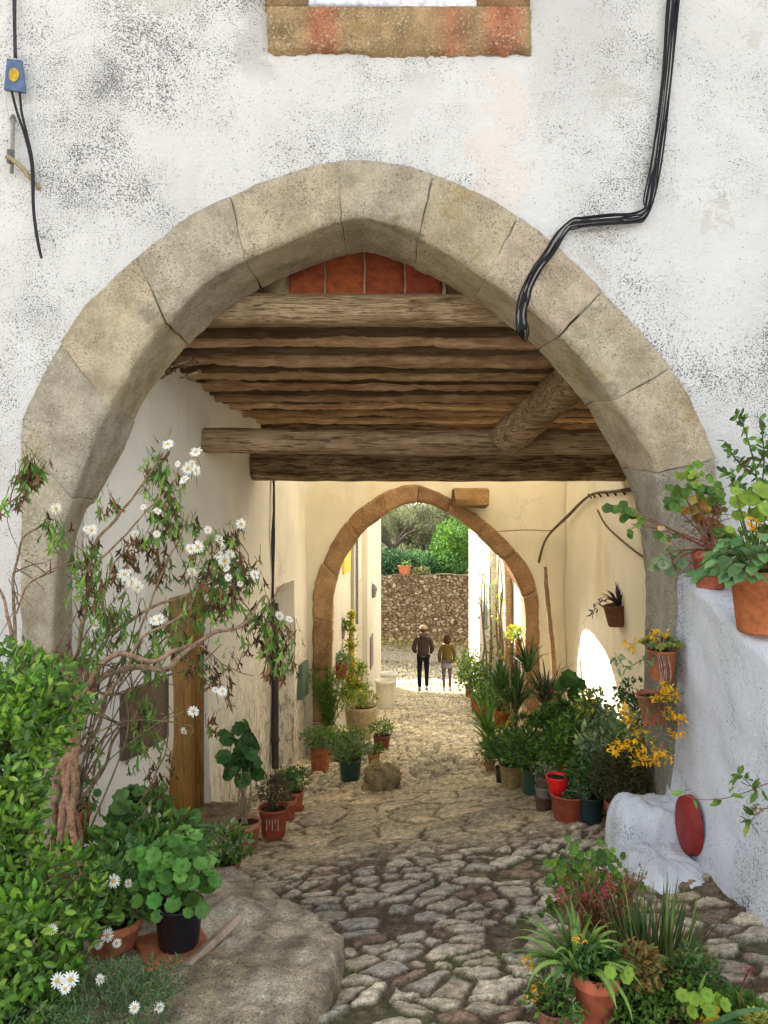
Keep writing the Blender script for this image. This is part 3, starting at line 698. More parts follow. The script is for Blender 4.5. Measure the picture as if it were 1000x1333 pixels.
# ------------------------------------------------------------------ street beyond
def xs_(d): return -.80+.066*(d-11.4)
sh = empty('street_house', (xs_(15), 15, gz(0,15)), 'white house with yellow shutter on the left of the street beyond the inner arch', 'house')
mb = MB()
def sbox(mb, f, s0, s1, z0, z1, o0, o1, col, bev=0):
    vs = [V((f(s)+o, s, z)) for s in (s0,s1) for o in (o0,o1) for z in (z0,z1)]
    mb.add(vs, [(0,1,3,2),(4,6,7,5),(0,4,5,1),(2,3,7,6),(0,2,6,4),(1,5,7,3)], col)
sbox(mb, xs_, 11.42, 15.2, -4.5, CH+.10, -4, 0, (.8,.8,.8)); sbox(mb, xs_, 15.2, 17.4, -4.5, CH+.10, -4, -.10, (.8,.8,.8)); sbox(mb, xs_, 17.4, 21.8, -4.5, CH+.10, -4, .03, (.8,.8,.8))
mb.build('wall', M['street'], sh, smooth=False)
mb = MB(); sbox(mb, xs_, 12.9, 13.9, CH-1.05, CH-.35, -.01, .035, (.75,.45,.03)); mb.build('shutter', M['paint'], sh, smooth=False, label='bright yellow shutter')
mb = MB(); sbox(mb, xs_, 15.5, 17.1, CH-3.9, CH-1.5, -.12, -.06, (.5,.45,.33)); mb.build('door', M['paint'], sh, smooth=False)
mb = MB(); sbox(mb, xs_, 18.0, 18.7, CH-3.7, CH-2.95, .02, .06, (.16,.13,.12)); mb.build('meter_box', M['metal'], sh, smooth=False, label='dark box on the white wall')
mb = MB(); sbox(mb, xs_, 11.42, 22.0, CH+.10, CH+.15, -4, .12, (.45,.2,.1)); mb.build('roof', M['tile'], sh, smooth=False)
mb = MB(); sbox(mb, xs_, 14.2, 14.28, CH-3.8, CH-.1, .01, .06, (.3,.28,.22)); sbox(mb, xs_, 15.05, 15.12, CH-2.2, CH+.05, .01, .05, (.12,.12,.14)); mb.build('pipe', M['metal'], sh, smooth=False)
lt = empty('wall_lantern', P(486,772,18.6), 'small black wall lantern on the white house beyond the inner arch', 'lantern')
mb = MB(); c = P(486,778,18.6); lathe(mb, [(0,0),(.05,.0),(.10,.22),(.05,.30),(0,.34)], c, 6, (.15,.13,.12)); mb.build('lamp_case', M['metal'], lt, smooth=False)
mb = MB(); tube(mb, [c+V((-.02,0,.34)), c+V((-.10,0,.4)), V((xs_(18.6)+.03,18.6,c.z+.3))], .012, 6, (.05,.05,.05)); mb.build('bracket', M['metal'], lt)
def xrr(d): return 2.17+.025*(d-11.4)
rh = empty('street_house', (xrr(15), 15, gz(0,15)), 'white sunlit house with peeling streaks on the right of the street beyond the inner arch', 'house')
mb = MB(); sbox(mb, xrr, 11.42, 14.5, -4.5, CH+1.6, 0, 4, (.8,.8,.8)); sbox(mb, xrr, 14.5, 16.6, -4.5, CH+1.6, .12, 4, (.8,.8,.8)); sbox(mb, xrr, 16.6, 21.8, -4.5, CH+1.6, -.02, 4, (.8,.8,.8)); mb.build('wall', M['street'], rh, smooth=False)
mb = MB(); sbox(mb, xrr, 14.6, 15.6, CH-3.9, CH-1.7, .10, .13, (.25,.14,.07)); mb.build('door', M['door'], rh, smooth=False)
mb = MB(); sbox(mb, xrr, 17.0, 17.7, CH-2.6, CH-1.6, -.035, 0, (.2,.24,.2)); mb.build('window', M['paint'], rh, smooth=False)
mb = MB(); sbox(mb, xrr, 11.42, 22.0, CH+1.6, CH+1.68, -.2, 4, (.45,.2,.1)); mb.build('roof', M['tile'], rh, smooth=False)
mb = MB(); tube(mb, cr([V((xrr(13.2)-.10,13.2,gz(2,13.2)-.1)), V((xrr(13.2)-.06,13.2,CH-2)), V((xrr(13.2)-.10,13.25,CH-.4))], 6), .07, 8, (.32,.2,.1)); o = mb.build('wooden_post', M['bark'], None, V((xrr(13.2),13.2,gz(2,13.2)))); tag(o, 'rough brown wooden post against the white house right of the street', 'post')
# stone wall closing the street
def stonewall():
    xs = np.arange(-4, 8, .028); zs = np.arange(-5.5, -2.13, .028); Xg, Zg = np.meshgrid(xs, zs, indexing='ij')
    wx = Xg+.12*(fbm(Xg*3,Zg*3,1)-.5); wz = Zg+.12*(fbm(Xg*3,Zg*3,2)-.5)
    e, cx, cy, dx, dy = voro(wx/.15, wz/.095, 5, .95); r = h2(cx, cy, 6); r2 = h2(cx, cy, 7)
    hgt = sst(.02,.2,e)*(.04+.07*r)+(fbm(Xg*12,Zg*12,4)-.5)*.02
    c = (np.array([.15,.11,.075])*(1-r[...,None])+np.array([.36,.28,.19])*r[...,None]); c = np.where(r2[...,None] > .85, np.array([.42,.37,.28]), c)
    m = sst(.03,.12,e)[...,None]; c = np.array([.07,.05,.03])*(1-m)+c*m
    c = c*(1-.5*sst(-3.9,-4.6,Zg)[...,None])+np.array([.30,.27,.12])*.5*sst(-3.9,-4.6,Zg)[...,None]
    top = (fbm(Xg*1.5, Xg*0+3, 9)-.5)*.22*sst(-2.6,-2.15,Zg)
    vs = np.stack([Xg, 26.2-hgt-.12*(Zg+5)*-.3, Zg+CH+top], -1)
    n0, n1 = Xg.shape
    bk = vs[:, -1:, :].copy(); bk[..., 1] += .5
    vs = np.concatenate([vs, bk], 1); c = np.concatenate([c, c[:, -1:]*0+np.array([.38,.26,.13])], 1)
    o = np_mesh('stone_wall', vs.reshape(-1,3), grid_faces(n0, n1+1)[:, ::1], c.reshape(-1,3), M['rock'], None, (1.5,26.2,CH-5)); tag(o, 'brown rubble stone retaining wall closing the end of the street', 'wall')
stonewall()
# ------------------------------------------------------------------ whitewashed parapet
pw = empty('whitewashed_parapet', (1.9, 3.8, gz(1.7,3.8)), 'thick bluish white lime-washed stair parapet at the right edge, carrying flower pots', 'parapet wall')
def parapet():
    mb = MB(); ss = [4.52-.035*i for i in range(88)]; prof = []
    for s in ss:
        zt = CH-.36-.245*(4.4-s) if s > 1 else 0; zb = gz(1.7, s)-.15; row = []
        def fx(z):                            # face leans out at the foot
            return 1.69-.10*max(0, 1-(z-zb)/.9)**2
        K = 44
        for k in range(K+1): z = zb+(zt-.05-zb)*k/K; row.append(V((fx(z), s, z)))
        for k in range(1, 6): a = math.pi/2*k/5; row.append(V((1.69+.05*(1-math.cos(a)), s, zt-.05+.05*math.sin(a))))
        for k in range(1, 12): row.append(V((1.74+.055*k, s, zt)))
        row.append(V((2.36, s, zb)))
        prof.append([p+noise.noise_vector(p*1.6)*.035+noise.noise_vector(p*6)*.013+noise.noise_vector(p*22)*.004 for p in row])
    w = len(prof[0]); vs = [p for r in prof for p in r]
    fs = [(i*w+k, i*w+k+1, (i+1)*w+k+1, (i+1)*w+k) for i in range(len(prof)-1) for k in range(w-1)]
    fs += [tuple(range(w))[::-1], tuple((len(prof)-1)*w+k for k in range(w))]
    mb.add(vs, fs, (.8,.8,.8)); mb.build('wall', M['lowwall'], pw)
    mb = MB(); blob(mb, (1.51, 4.37, CH-2.06), (.225,.18,.43), (.8,.8,.8), .07, 1.7, 60, 5.0, seed=3); blob(mb, (1.48, 4.02, CH-2.13), (.22,.36,.34), (.8,.8,.8), .08, 1.7, 60, 4.0, seed=8, rot=-.08); mb.build('foot_stone', M['lowwall2'], pw, label='bulging whitewashed stone at the foot of the arch')
parapet()
# red oval plaque on the parapet
mb = MB(); c = V((1.608, 4.08, CH+(666.5-1072)/1000*4.1)); vs = []; n_ = 40
for rr, off in ((.0,.02),(.115,.02),(.137,.012),(.145,-.03)):
    for k in range(n_): a = 2*math.pi*k/n_; vs.append(c+V((-off, .98*rr*math.cos(a), rr*1.08*math.sin(a))))
mb.add(vs, [(i*n_+k, i*n_+(k+1)%n_, (i+1)*n_+(k+1)%n_, (i+1)*n_+k) for i in range(3) for k in range(n_)], (.27,.022,.018))
o = mb.build('round_plaque', M['paint'], None, c); tag(o, 'round dark red painted plaque on the whitewashed parapet', 'plaque')
# stone block, bottom left
def slab():
    out = [(-.78,3.95),(-.45,3.55),(-.16,3.12),(-.22,2.75),(-.30,2.35),(-.42,1.9),(-1.3,1.7),(-1.9,2.2),(-1.9,3.4),(-1.25,4.0)]
    pts = [V((x,y,0)) for x,y in out]; cl = []
    n = len(pts)
    for i in range(n):
        p0,p1,p2,p3 = pts[i-1],pts[i],pts[(i+1)%n],pts[(i+2)%n]
        for k in range(12): 
            t = k/12; cl.append(p1.lerp(p2,t)*.9+(.5*((2*p1)+(p2-p0)*t+(2*p0-5*p1+4*p2-p3)*t*t+(3*p1-p0-3*p2+p3)*t*t*t))*.1)
    c = V((-1.0,2.9,0)); vs = []; cs = []; m = len(cl); rings = [(1.05,-.3),(1.03,-.10),(1.015,.05),(1.0,.11),(.975,.135)]+[(.975*(1-i/24),.14) for i in range(1,24)]+[(.001,.14)]
    for sc, h_ in rings:
        for p in cl:
            q = c+(p-c)*sc; z = gz(q.x, q.y)*.55+.45*gz(-.5,3.)+.005+h_
            q = V((q.x, q.y, z)); q += noise.noise_vector(q*1.9)*.05+noise.noise_vector(q*6)*.026+noise.noise_vector(q*15)*.011+noise.noise_vector(q*34)*.006
            vs.append(q); f_ = noise.fractal(q*2.2, .6, 2., 5); k_ = noise.noise(q*11)
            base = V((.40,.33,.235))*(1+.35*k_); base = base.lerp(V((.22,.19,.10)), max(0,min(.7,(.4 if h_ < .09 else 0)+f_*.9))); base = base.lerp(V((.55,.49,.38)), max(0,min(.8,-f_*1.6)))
            cs.append(tuple(base))
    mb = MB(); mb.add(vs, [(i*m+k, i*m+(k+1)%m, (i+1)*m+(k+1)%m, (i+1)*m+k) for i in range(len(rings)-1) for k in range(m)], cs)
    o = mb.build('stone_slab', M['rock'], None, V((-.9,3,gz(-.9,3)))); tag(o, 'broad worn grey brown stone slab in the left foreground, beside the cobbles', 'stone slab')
slab()
# ================================================================== THINGS
def place(px, py, d=None, z=None):
    if d is None: d = gat(px, py)
    x = (px-500)/1000*d
    if z is None: z = CH+(666.5-py)/1000*d
    return V((x, d, z))
POTS = {
 'classic': [(0,0),(.70,0),(.74,.04),(.90,.78),(.99,.79),(1.0,.81),(1.0,.98),(.97,1.0),(.90,1.0),(.88,.86)],
 'plain': [(0,0),(.72,0),(.76,.03),(.96,.92),(1.02,.94),(1.02,1.0),(.94,1.0),(.90,.88)],
 'bowl': [(0,0),(.5,0),(.62,.08),(.88,.5),(1.0,.92),(1.02,1.0),(.95,1.0),(.85,.8)],
 'bucket': [(0,0),(.78,0),(.80,.03),(.95,.93),(1.0,.95),(1.0,1.0),(.93,1.0),(.9,.86)],
 'barrel': [(0,0),(.82,0),(.86,.03),(.9,.4),(.98,.9),(1.03,.92),(1.03,1.0),(.96,1.0),(.93,.85)],
}
def make_pot(root, c, r, h, style, col, mat, saucer=None, tilt=0., seg=28):
    mb = MB(); prof = [(a*r, b*h) for a, b in POTS[style]]
    lathe(mb, prof+[(.001, prof[-1][1])] if False else prof, c, seg, col, wob=.004)
    if tilt: mb.v = [tuple(c+Matrix.Rotation(tilt, 3, 'Y')@(V(v)-c)) for v in mb.v]
    mb.build('pot', mat, root)
    mb = MB(); vs = [c+V((0,0,h*.90))]; k = 18
    for rr in (.45,.93):
        for i in range(k): a = 2*math.pi*i/k; vs.append(c+V((r*rr*.93*math.cos(a), r*rr*.93*math.sin(a), h*(.87+R.uniform(-.02,.03)))))
    mb.add(vs, [(0,1+i,1+(i+1)%k) for i in range(k)]+[(1+i,1+k+i,1+k+(i+1)%k,1+(i+1)%k) for i in range(k)], (.06,.04,.025)); 
    if tilt: mb.v = [tuple(c+Matrix.Rotation(tilt, 3, 'Y')@(V(v)-c)) for v in mb.v]
    mb.build('soil', M['soil'], root)
    if saucer: mb = MB(); lathe(mb, [(0,-.004),(r*.9,-.004),(r*1.05,.03),(r*1.0,.03),(r*.86,.006),(0,.006)], c, seg, saucer); mb.build('saucer', mat, root)
# --- foliage kinds: each fills leaves (lf_) and stems (sm)
def f_bushy(lf_, sm, c, rx, rz, n, L, cols, W=.5, low=-.2, full=False, clump=2.5, up=.3, stems=8, sc=(.12,.10,.04), gap=.15, dr=0., ry=None):
    ry = ry or rx; seed = R.uniform(0,50)
    for i in range(stems):
        d = rdir(.5); e = c+V((d.x*rx*.8, d.y*ry*.8, abs(d.z)*rz*1.5)); tube(sm, cr([c, c.lerp(e,.5)+V((0,0,rz*.15)), e], 4), [.006,.002], 4, vary(sc))
    k = 0; tries = 0
    while k < n and tries < n*6:
        tries += 1
        d = rdir(); q = V((d.x*rx, d.y*ry, d.z*rz))*(R.random()**.45)
        if q.z < low*rz*2: continue
        p = c+V((0,0,rz*.8))+q; w = noise.noise(p*clump/max(rx,.05)*.6+V((seed,0,0)))
        if w < -gap: continue
        cc = vary(cols[min(len(cols)-1, int(abs(w*1.6+R.random()*.9)*len(cols)*.9))], .2)
        leaf(lf_, p, (d*.8+rdir(up)), L*R.uniform(.6,1.2), L*W*R.uniform(.8,1.2), cc, n=rdir(.8), full=full, droop=dr); k += 1
def f_geranium(lf_, sm, c, spread, H, ns, r, cols, per=7, sc=(.16,.15,.05), clumpr=None, flowers=None, fl=None):
    for i in range(ns):
        a = R.uniform(0, 6.28); t = R.uniform(.2,1)
        e = c+V((math.cos(a)*spread*t, math.sin(a)*spread*t, H*(1-.45*t*t)*R.uniform(.75,1.05)))
        tube(sm, cr([c+V((math.cos(a)*.02,math.sin(a)*.02,0)), c.lerp(e,.5)+V((math.cos(a)*spread*.1,math.sin(a)*spread*.1,-H*.03)), e], 4), [.006,.003], 5, vary(sc))
        cl = clumpr or spread*.45
        for k in range(per):
            d = rdir(.25); p = e+d*cl*R.uniform(.3,1); n = (d+V((0,-.3,1.1))).normalized()
            roundleaf(lf_, p, n, r*R.uniform(.55,1.1), vary(R.choice(cols),.2)); tube(sm, [e.lerp(e-V((0,0,cl*.3)),R.random()), p], .0017, 3, vary(sc))
        if flowers and fl is not None and R.random() < .6:
            q = e+V((0,0,cl*.9)); fl.cut()
            for k in range(16): leaf(fl.F, q+rdir()*.018, rdir(.3), .016, .014, vary(flowers,.2))
def f_strap(lf_, c, n, L, W, cols, droop=1.2, spread=.8, base=.03):
    for i in range(n):
        a = R.uniform(0, 6.28); t = R.uniform(.1, spread)
        d = V((math.cos(a)*t, math.sin(a)*t, 1)).normalized()
        strap(lf_, c+V((math.cos(a),math.sin(a),0))*base*R.random(), d, L*R.uniform(.6,1.1), W*R.uniform(.7,1.1), vary(R.choice(cols),.2), droop*R.uniform(.6,1.3), 8)
def f_rosettes(lf_, sm, c, spread, H, n, r, cols, k=16):
    for i in range(n):
        a = R.uniform(0,6.28); t = math.sqrt(R.random())
        e = c+V((math.cos(a)*spread*t, math.sin(a)*spread*t, H*(1.05-.6*t*t)*R.uniform(.8,1.1)))
        tube(sm, [c, c.lerp(e,.6), e], [.009,.006], 5, (.16,.14,.08)); rosette(lf_, e, V((math.cos(a)*t*.8, math.sin(a)*t*.8-.35, 1)), r*R.uniform(.7,1.1), R.choice(cols), k)
def f_twigs(sm, c, spread, H, n, col=(.24,.17,.11), r=.004, sub=3):
    for i in range(n):
        a = R.uniform(0,6.28); t = R.random(); e = c+V((math.cos(a)*spread*t, math.sin(a)*spread*t, H*R.uniform(.6,1)))
        m = c.lerp(e,.5)+noise.noise_vector(e*9)*.03; tube(sm, cr([c, m, e], 4), [r,r*.4], 5, vary(col))
        for k in range(sub): b = m.lerp(e, R.random()); tube(sm, [b, b+rdir(.6)*H*.22], [r*.5,r*.2], 4, vary(col))
def trail(lf_, sm, pts, n, L, cols, r=.003, sc=(.18,.10,.06), W=.5, kind='leaf', spread=.04, full=True):
    c = cr([V(p) for p in pts], 8); tube(sm, c, [r, r*.5], 5, sc)
    for i in range(n):
        q = c[min(len(c)-1, int(R.random()*len(c)))]; p = q+rdir()*spread*R.random()
        if kind == 'leaf': leaf(lf_, p, rdir(-.1), L*R.uniform(.6,1.2), L*W, vary(R.choice(cols),.2), n=rdir(.6), full=full, droop=.3)
        else: roundleaf(lf_, p, rdir(.6)+V((0,-.5,0)), L*.5*R.uniform(.6,1.2), vary(R.choice(cols),.2))
class Plant:
    def __init__(s, name, label, cat, px, py, w, h, style='classic', col=TERRA, mat='terra', group=None, d=None, z=None, saucer=None, tilt=0., pot=True):
        if d is None: d = gat(px, py); 
        r = w/2000*d; h = h/1000*d; c = V(((px-500)/1000*(d+r), d+r, z if z is not None else CH+(666.5-py)/1000*d))
        if z is None and pot and d > 2.7: c.z = min(c.z, gz(c.x, c.y)+.04) if abs(c.z-gz(c.x,c.y)) < .35 else c.z
        s.c = c; s.r = r; s.h = h; s.root = empty(name, c, label, cat, group); s.top = c+V((0,0,h*.9))
        s.L, s.S, s.F = MB(), MB(), MB(); s.W = w; s.d = d; s.FS = []
        if pot: make_pot(s.root, c, r, h, style, vary(col,.08), M[mat], saucer, tilt)
    def fin(s, leafmat='leaf', fname='flower', lname='foliage'):
        if s.L.v: s.L.build(lname, M[leafmat], s.root, smooth=False)
        if s.S.v: s.S.build('stems', M['bark'], s.root)
        s.cut()
        for F in s.FS: F.build(fname, M['petal'], s.root, smooth=False)
    def cut(s):
        if s.F.v: s.FS.append(s.F); s.F = MB()
GP = 'terracotta and plastic pots lining the left side of the passage'
GR = 'pots crowded along the right side of the passage'
# ---- left side of the passage
p = Plant('potted_geranium', 'terracotta pot with one tall clump of dark round leaves beside the doorstep on the left', 'potted plant', 320, 1112, 41, 36, col=(.50,.20,.12), group=GP)
e = V(p.top)+V((-.03,0,.42)); 
for i in range(7): tube(p.S, cr([p.top+rdir()*.03, p.top+V((R.uniform(-.06,.06),R.uniform(-.05,.05),.2)), e+rdir()*.08], 5), [.008,.004], 5, (.35,.25,.17))
for i in range(46): q = e+V((R.uniform(-.12,.10), R.uniform(-.1,.1), R.uniform(-.10,.26))); roundleaf(p.L, q, rdir(.3)+V((.3,-.9,.3)), R.uniform(.035,.065), vary(R.choice(DARKG),.25))
f_twigs(p.S, p.top, .10, .28, 8, (.38,.3,.2)); p.fin('softleaf')
p = Plant('potted_shrub', 'red pot with white drips holding a half-dry twiggy bush by the left passage wall', 'potted plant', 356, 1096, 40, 38, 'plain', TERRAR, group=GP)
f_bushy(p.L, p.S, p.top, .16, .15, 420, .035, [(.10,.12,.05),(.14,.13,.07),(.08,.09,.04),(.16,.10,.06)], .4, gap=.3); f_twigs(p.S, p.top, .17, .36, 16, (.14,.09,.06)); 
for i in range(5): a = -1.9+.2*i; q = p.c+V((math.cos(a)*p.r*.95, math.sin(a)*p.r*.97, p.h*.75)); tube(p.F, [q, q-V((0,0,p.h*R.uniform(.1,.4)))], .0025, 4, (.7,.68,.62))
p.fin(fname='lime_drip')
p = Plant('potted_geranium', 'terracotta pot with fresh green round leaves behind the red dripping pot on the left', 'potted plant', 373, 1074, 28, 30, col=TERRAO, group=GP)
f_geranium(p.L, p.S, p.top, .13, .22, 11, .036, GREENS+DARKG, 7); p.fin('softleaf')
p = Plant('potted_shrub', 'small orange pot on a saucer with a low dark plant, against the left passage wall', 'potted plant', 384, 1060, 24, 26, col=TERRAO, group=GP, saucer=TERRAR)
f_bushy(p.L, p.S, p.top, .14, .13, 350, .035, DARKG, .45, gap=.3); p.fin()
p = Plant('potted_succulent', 'orange pot of grey green trailing leaves at the left wall corner before the inner arch', 'potted plant', 417, 1006, 29, 34, 'bucket', TERRAO, group=GP)
f_bushy(p.L, p.S, p.top, .24, .13, 700, .06, GREYG+GREENS[:1], .4, low=-.6, gap=.4, up=0, full=True); f_twigs(p.S, p.top, .2,.2, 8, (.3,.15,.1)); p.fin('softleaf')
p = Plant('potted_shrub', 'dark green plastic pot with leafy green shrub next to the rough boulder on the left', 'potted plant', 456, 1020, 31, 28, 'bucket', DKGREEN, 'plastic', group=GP)
f_bushy(p.L, p.S, p.top, .24, .16, 800, .05, GREENS+GREYG, .4, low=-.3, gap=.4); p.fin()
p = Plant('potted_shrub', 'small light orange pot between the green plastic pot and the maroon pot on the left', 'potted plant', 487, 1003, 17, 20, col=(.5,.2,.08), group=GP)
f_bushy(p.L, p.S, p.top, .13, .08, 220, .04, GREENS, .4); p.fin()
p = Plant('potted_shrub', 'maroon pot with bushy light green plant, left row, nearest the middle of the lane', 'potted plant', 497, 980, 24, 20, 'plain', (.22,.06,.05), 'plastic', group=GP)
f_bushy(p.L, p.S, p.top, .17, .13, 420, .045, BRIGHT+GREENS, .4, gap=.4); p.fin()
p = Plant('potted_asparagus_fern', 'tall feathery green fern standing against the left foot of the inner arch', 'potted plant', 427, 985, 26, 24, col=TERRAR, group=GP)
for i in range(34):
    a = R.uniform(0,6.28); t = R.uniform(0,.35); e = p.top+V((math.cos(a)*t, math.sin(a)*t*.6, R.uniform(.5,1.0))); cc = cr([p.top, p.top.lerp(e,.5)+V((0,0,.05)), e], 5); tube(p.S, cc, [.005,.002], 4, (.1,.15,.04))
    for q in cc[3:]:
        for k in range(9): leaf(p.L, q, rdir(.1), R.uniform(.05,.10), .012, vary(R.choice(GREENS+BRIGHT),.2))
p.fin('softleaf')
p = Plant('potted_shrub', 'large mossy beige urn with yellow green plants behind the smaller pots on the left', 'potted plant', 470, 968, 44, 44, 'bowl', (.48,.40,.24), group=GP)
f_bushy(p.L, p.S, p.top, .28, .16, 500, .055, YEL+BRIGHT, .4, gap=.4); p.fin()
p = Plant('potted_shrub', 'dull red pot with bright yellow green plant beside the inner arch, above the mossy urn', 'potted plant', 456, 945, 22, 26, 'plain', (.38,.08,.06), group=GP, z=None)
f_bushy(p.L, p.S, p.top, .26, .30, 620, .06, YEL, .4, gap=.4); p.fin()
p = Plant('flower_trough', 'mossy beige trough with light green seedlings behind the green plastic pot on the left', 'planter', 452, 990, 50, 22, 'bucket', (.45,.40,.22), group=GP)
f_bushy(p.L, p.S, p.top, .28, .09, 420, .05, GREENS+YEL, .4, gap=.4); p.fin()
mb = MB(); d = gat(497,1030); blob(mb, (-.02, d+.12, gz(0,d)+.07), (.17,.16,.14), (.42,.32,.17), .3, 2, 26, 2.8, 9, colf=lambda q: tuple(V((.42,.32,.17))*(1+.5*noise.noise(q*14)))); o = mb.build('boulder', M['rock'], None, V((-.02,d+.12,gz(0,d)))); tag(o, 'rough yellowish boulder at the edge of the pots on the left of the lane', 'rock')
# ---- foreground left
p = Plant('potted_geranium', 'black plastic pot of round-leaved green plant standing on a tile on the stone slab', 'potted plant', 233, 1248, 66, 56, 'bucket', (.012,.013,.017), 'plastic', d=2.93, z=CH-1.70)
f_geranium(p.L, p.S, p.top, .15, .24, 20, .036, [(.11,.26,.05),(.08,.19,.035),(.16,.32,.07)], 10, clumpr=.06)
for i in range(70): q = p.top+V((R.uniform(-.17,.12), R.uniform(-.13,.05), R.uniform(.0,.24))); roundleaf(p.L, q, V((0,-.8,.6))+rdir()*.5, R.uniform(.022,.038), vary((.11,.25,.05),.5), 8)
p.fin('softleaf')
mb = MB(); box(mb, (p.c.x-.15, p.c.y-.13, p.c.z-.035), (p.c.x+.11, p.c.y+.13, p.c.z-.003), (.42,.14,.07), .006, Matrix.Rotation(.5,3,'Z')); box(mb, (p.c.x+.115, p.c.y-.16, p.c.z-.015), (p.c.x+.155, p.c.y+.2, p.c.z+.015), (.40,.30,.22), .006, Matrix.Rotation(-.35,3,'Z')@Matrix.Rotation(-.3,3,'Y')); o = mb.build('clay_tile', M['tile'], None, V((p.c.x,p.c.y,p.c.z-.03)), smooth=False); tag(o, 'flat red clay tile under the black plastic pot on the stone slab', 'tile')
p = Plant('potted_shrub', 'big terracotta pot half hidden by the leafy hedge in the left foreground', 'potted plant', 148, 1265, 74, 52, col=(.46,.16,.08), d=2.95, z=CH-1.77)
f_bushy(p.L, p.S, p.top, .17, .12, 420, .045, DARKG+GREENS, .5, gap=.4, full=True); f_geranium(p.L, p.S, p.top, .14, .12, 8, .03, GREENS, 5); p.fin()
p = Plant('potted_shrub', 'terracotta pot behind the big one in the left foreground, overgrown with dark leaves', 'potted plant', 178, 1190, 50, 34, col=(.44,.15,.07), d=3.35)
f_bushy(p.L, p.S, p.top, .22, .20, 620, .06, DARKG+GREENS, .5, gap=.35, full=True, low=-.4); p.fin()
p = Plant('potted_geranium', 'terracotta pot with big round pale green leaves under the woody shrub branches', 'potted plant', 182, 1115, 36, 32, col=TERRAO, d=4.0)
f_geranium(p.L, p.S, p.top, .14, .20, 9, .06, [(.10,.2,.05),(.07,.15,.04)], 4, clumpr=.05); f_geranium(p.L, p.S, p.top-V((0,0,.2)), .25, .12, 9, .05, DARKG, 6); p.fin('softleaf')
p = Plant('potted_geranium', 'reddish pot behind the shrub trunk with dark round leaves, against the left house wall', 'potted plant', 96, 1105, 46, 44, col=TERRAR, d=4.1)
f_geranium(p.L, p.S, p.top, .12, .22, 8, .045, DARKG, 4, clumpr=.05); p.fin('softleaf')
p = Plant('potted_shrub', 'low wide terracotta pot with sparse pale plant at the far end of the stone slab', 'potted plant', 293, 1150, 44, 20, 'bowl', (.44,.2,.12))
f_bushy(p.L, p.S, p.top, .17, .13, 420, .045, GREYG+GREENS, .5, gap=.3, low=-.3, full=True); f_twigs(p.S, p.top, .14, .2, 8, (.2,.16,.1)); p.fin('softleaf')
p = Plant('green_shrub', 'low broad-leaved green plant growing between the pots and the shrub trunk, left foreground', 'plant', 200, 1150, 60, 10, d=3.75, pot=False)
f_bushy(p.L, p.S, p.c+V((-.02,0,-.02)), .30, .17, 620, .075, GREENS+DARKG, .5, gap=.4, full=True, low=-.4); p.fin('softleaf')
# hedge at the left edge
hd = empty('leafy_hedge', (-1.35, 2.75, gz(-1.35,2.75)), 'dense glossy bright green hedge filling the lower left edge', 'hedge')
HEDGE = [(.17,.33,.035),(.11,.25,.03),(.27,.42,.06),(.08,.18,.03)]
L, S = MB(), MB()
def inhedge(p):
    # big body hugging the left edge, bulging to the right near the ground
    u = (p.z-(CH-1.85))/1.55
    if u < 0 or u > 1: return False
    d = p.y; px = 500+1000*p.x/d
    return True
k = 0
blobs = [(28,895,2.85,.17,.15),(30,955,2.80,.17,.17),(72,935,2.85,.10,.09),(-8,1030,2.75,.18,.20),(-18,1100,2.70,.17,.18),(40,1160,2.68,.20,.15),(30,1230,2.60,.22,.18),(30,1310,2.5,.19,.17),(-60,1000,2.9,.22,.4),(-70,1200,2.7,.25,.35),(10,870,2.95,.12,.09)]
blobs = [(P(a,b,c), (r,.26,r2)) for a,b,c,r,r2 in blobs]
for (c, rad) in blobs:
    c = V(c); vol = rad[0]*rad[1]*rad[2]; n = int(vol*150000)
    for i in range(n):
        d = rdir(); t = R.random()**.3; p = c+V((d.x*rad[0]*t, d.y*rad[1]*t, d.z*rad[2]*t)); w = noise.noise(p*6)
        p += noise.noise_vector(p*4)*.06
        if w < -.28: continue
        cc = vary(R.choice(HEDGE if w+R.uniform(-.25,.25) > -.08 else GREENS), .25)
        leaf(L, p, d*.7+rdir(.5), R.uniform(.03,.052), R.uniform(.017,.026), cc, n=rdir(.9)+V((0,-.4,0)), full=(p.y < c.y))
    for i in range(14): e = c+rdir()*rad[0]*.8; tube(S, cr([V((-1.35,2.9,gz(-1.3,2.9))), V((-1.38,2.9,c.z-.3)), e], 4), [.010,.003], 5, (.14,.10,.06))
L.build('foliage', M['leaf'], hd, smooth=False); S.build('stems', M['bark'], hd)
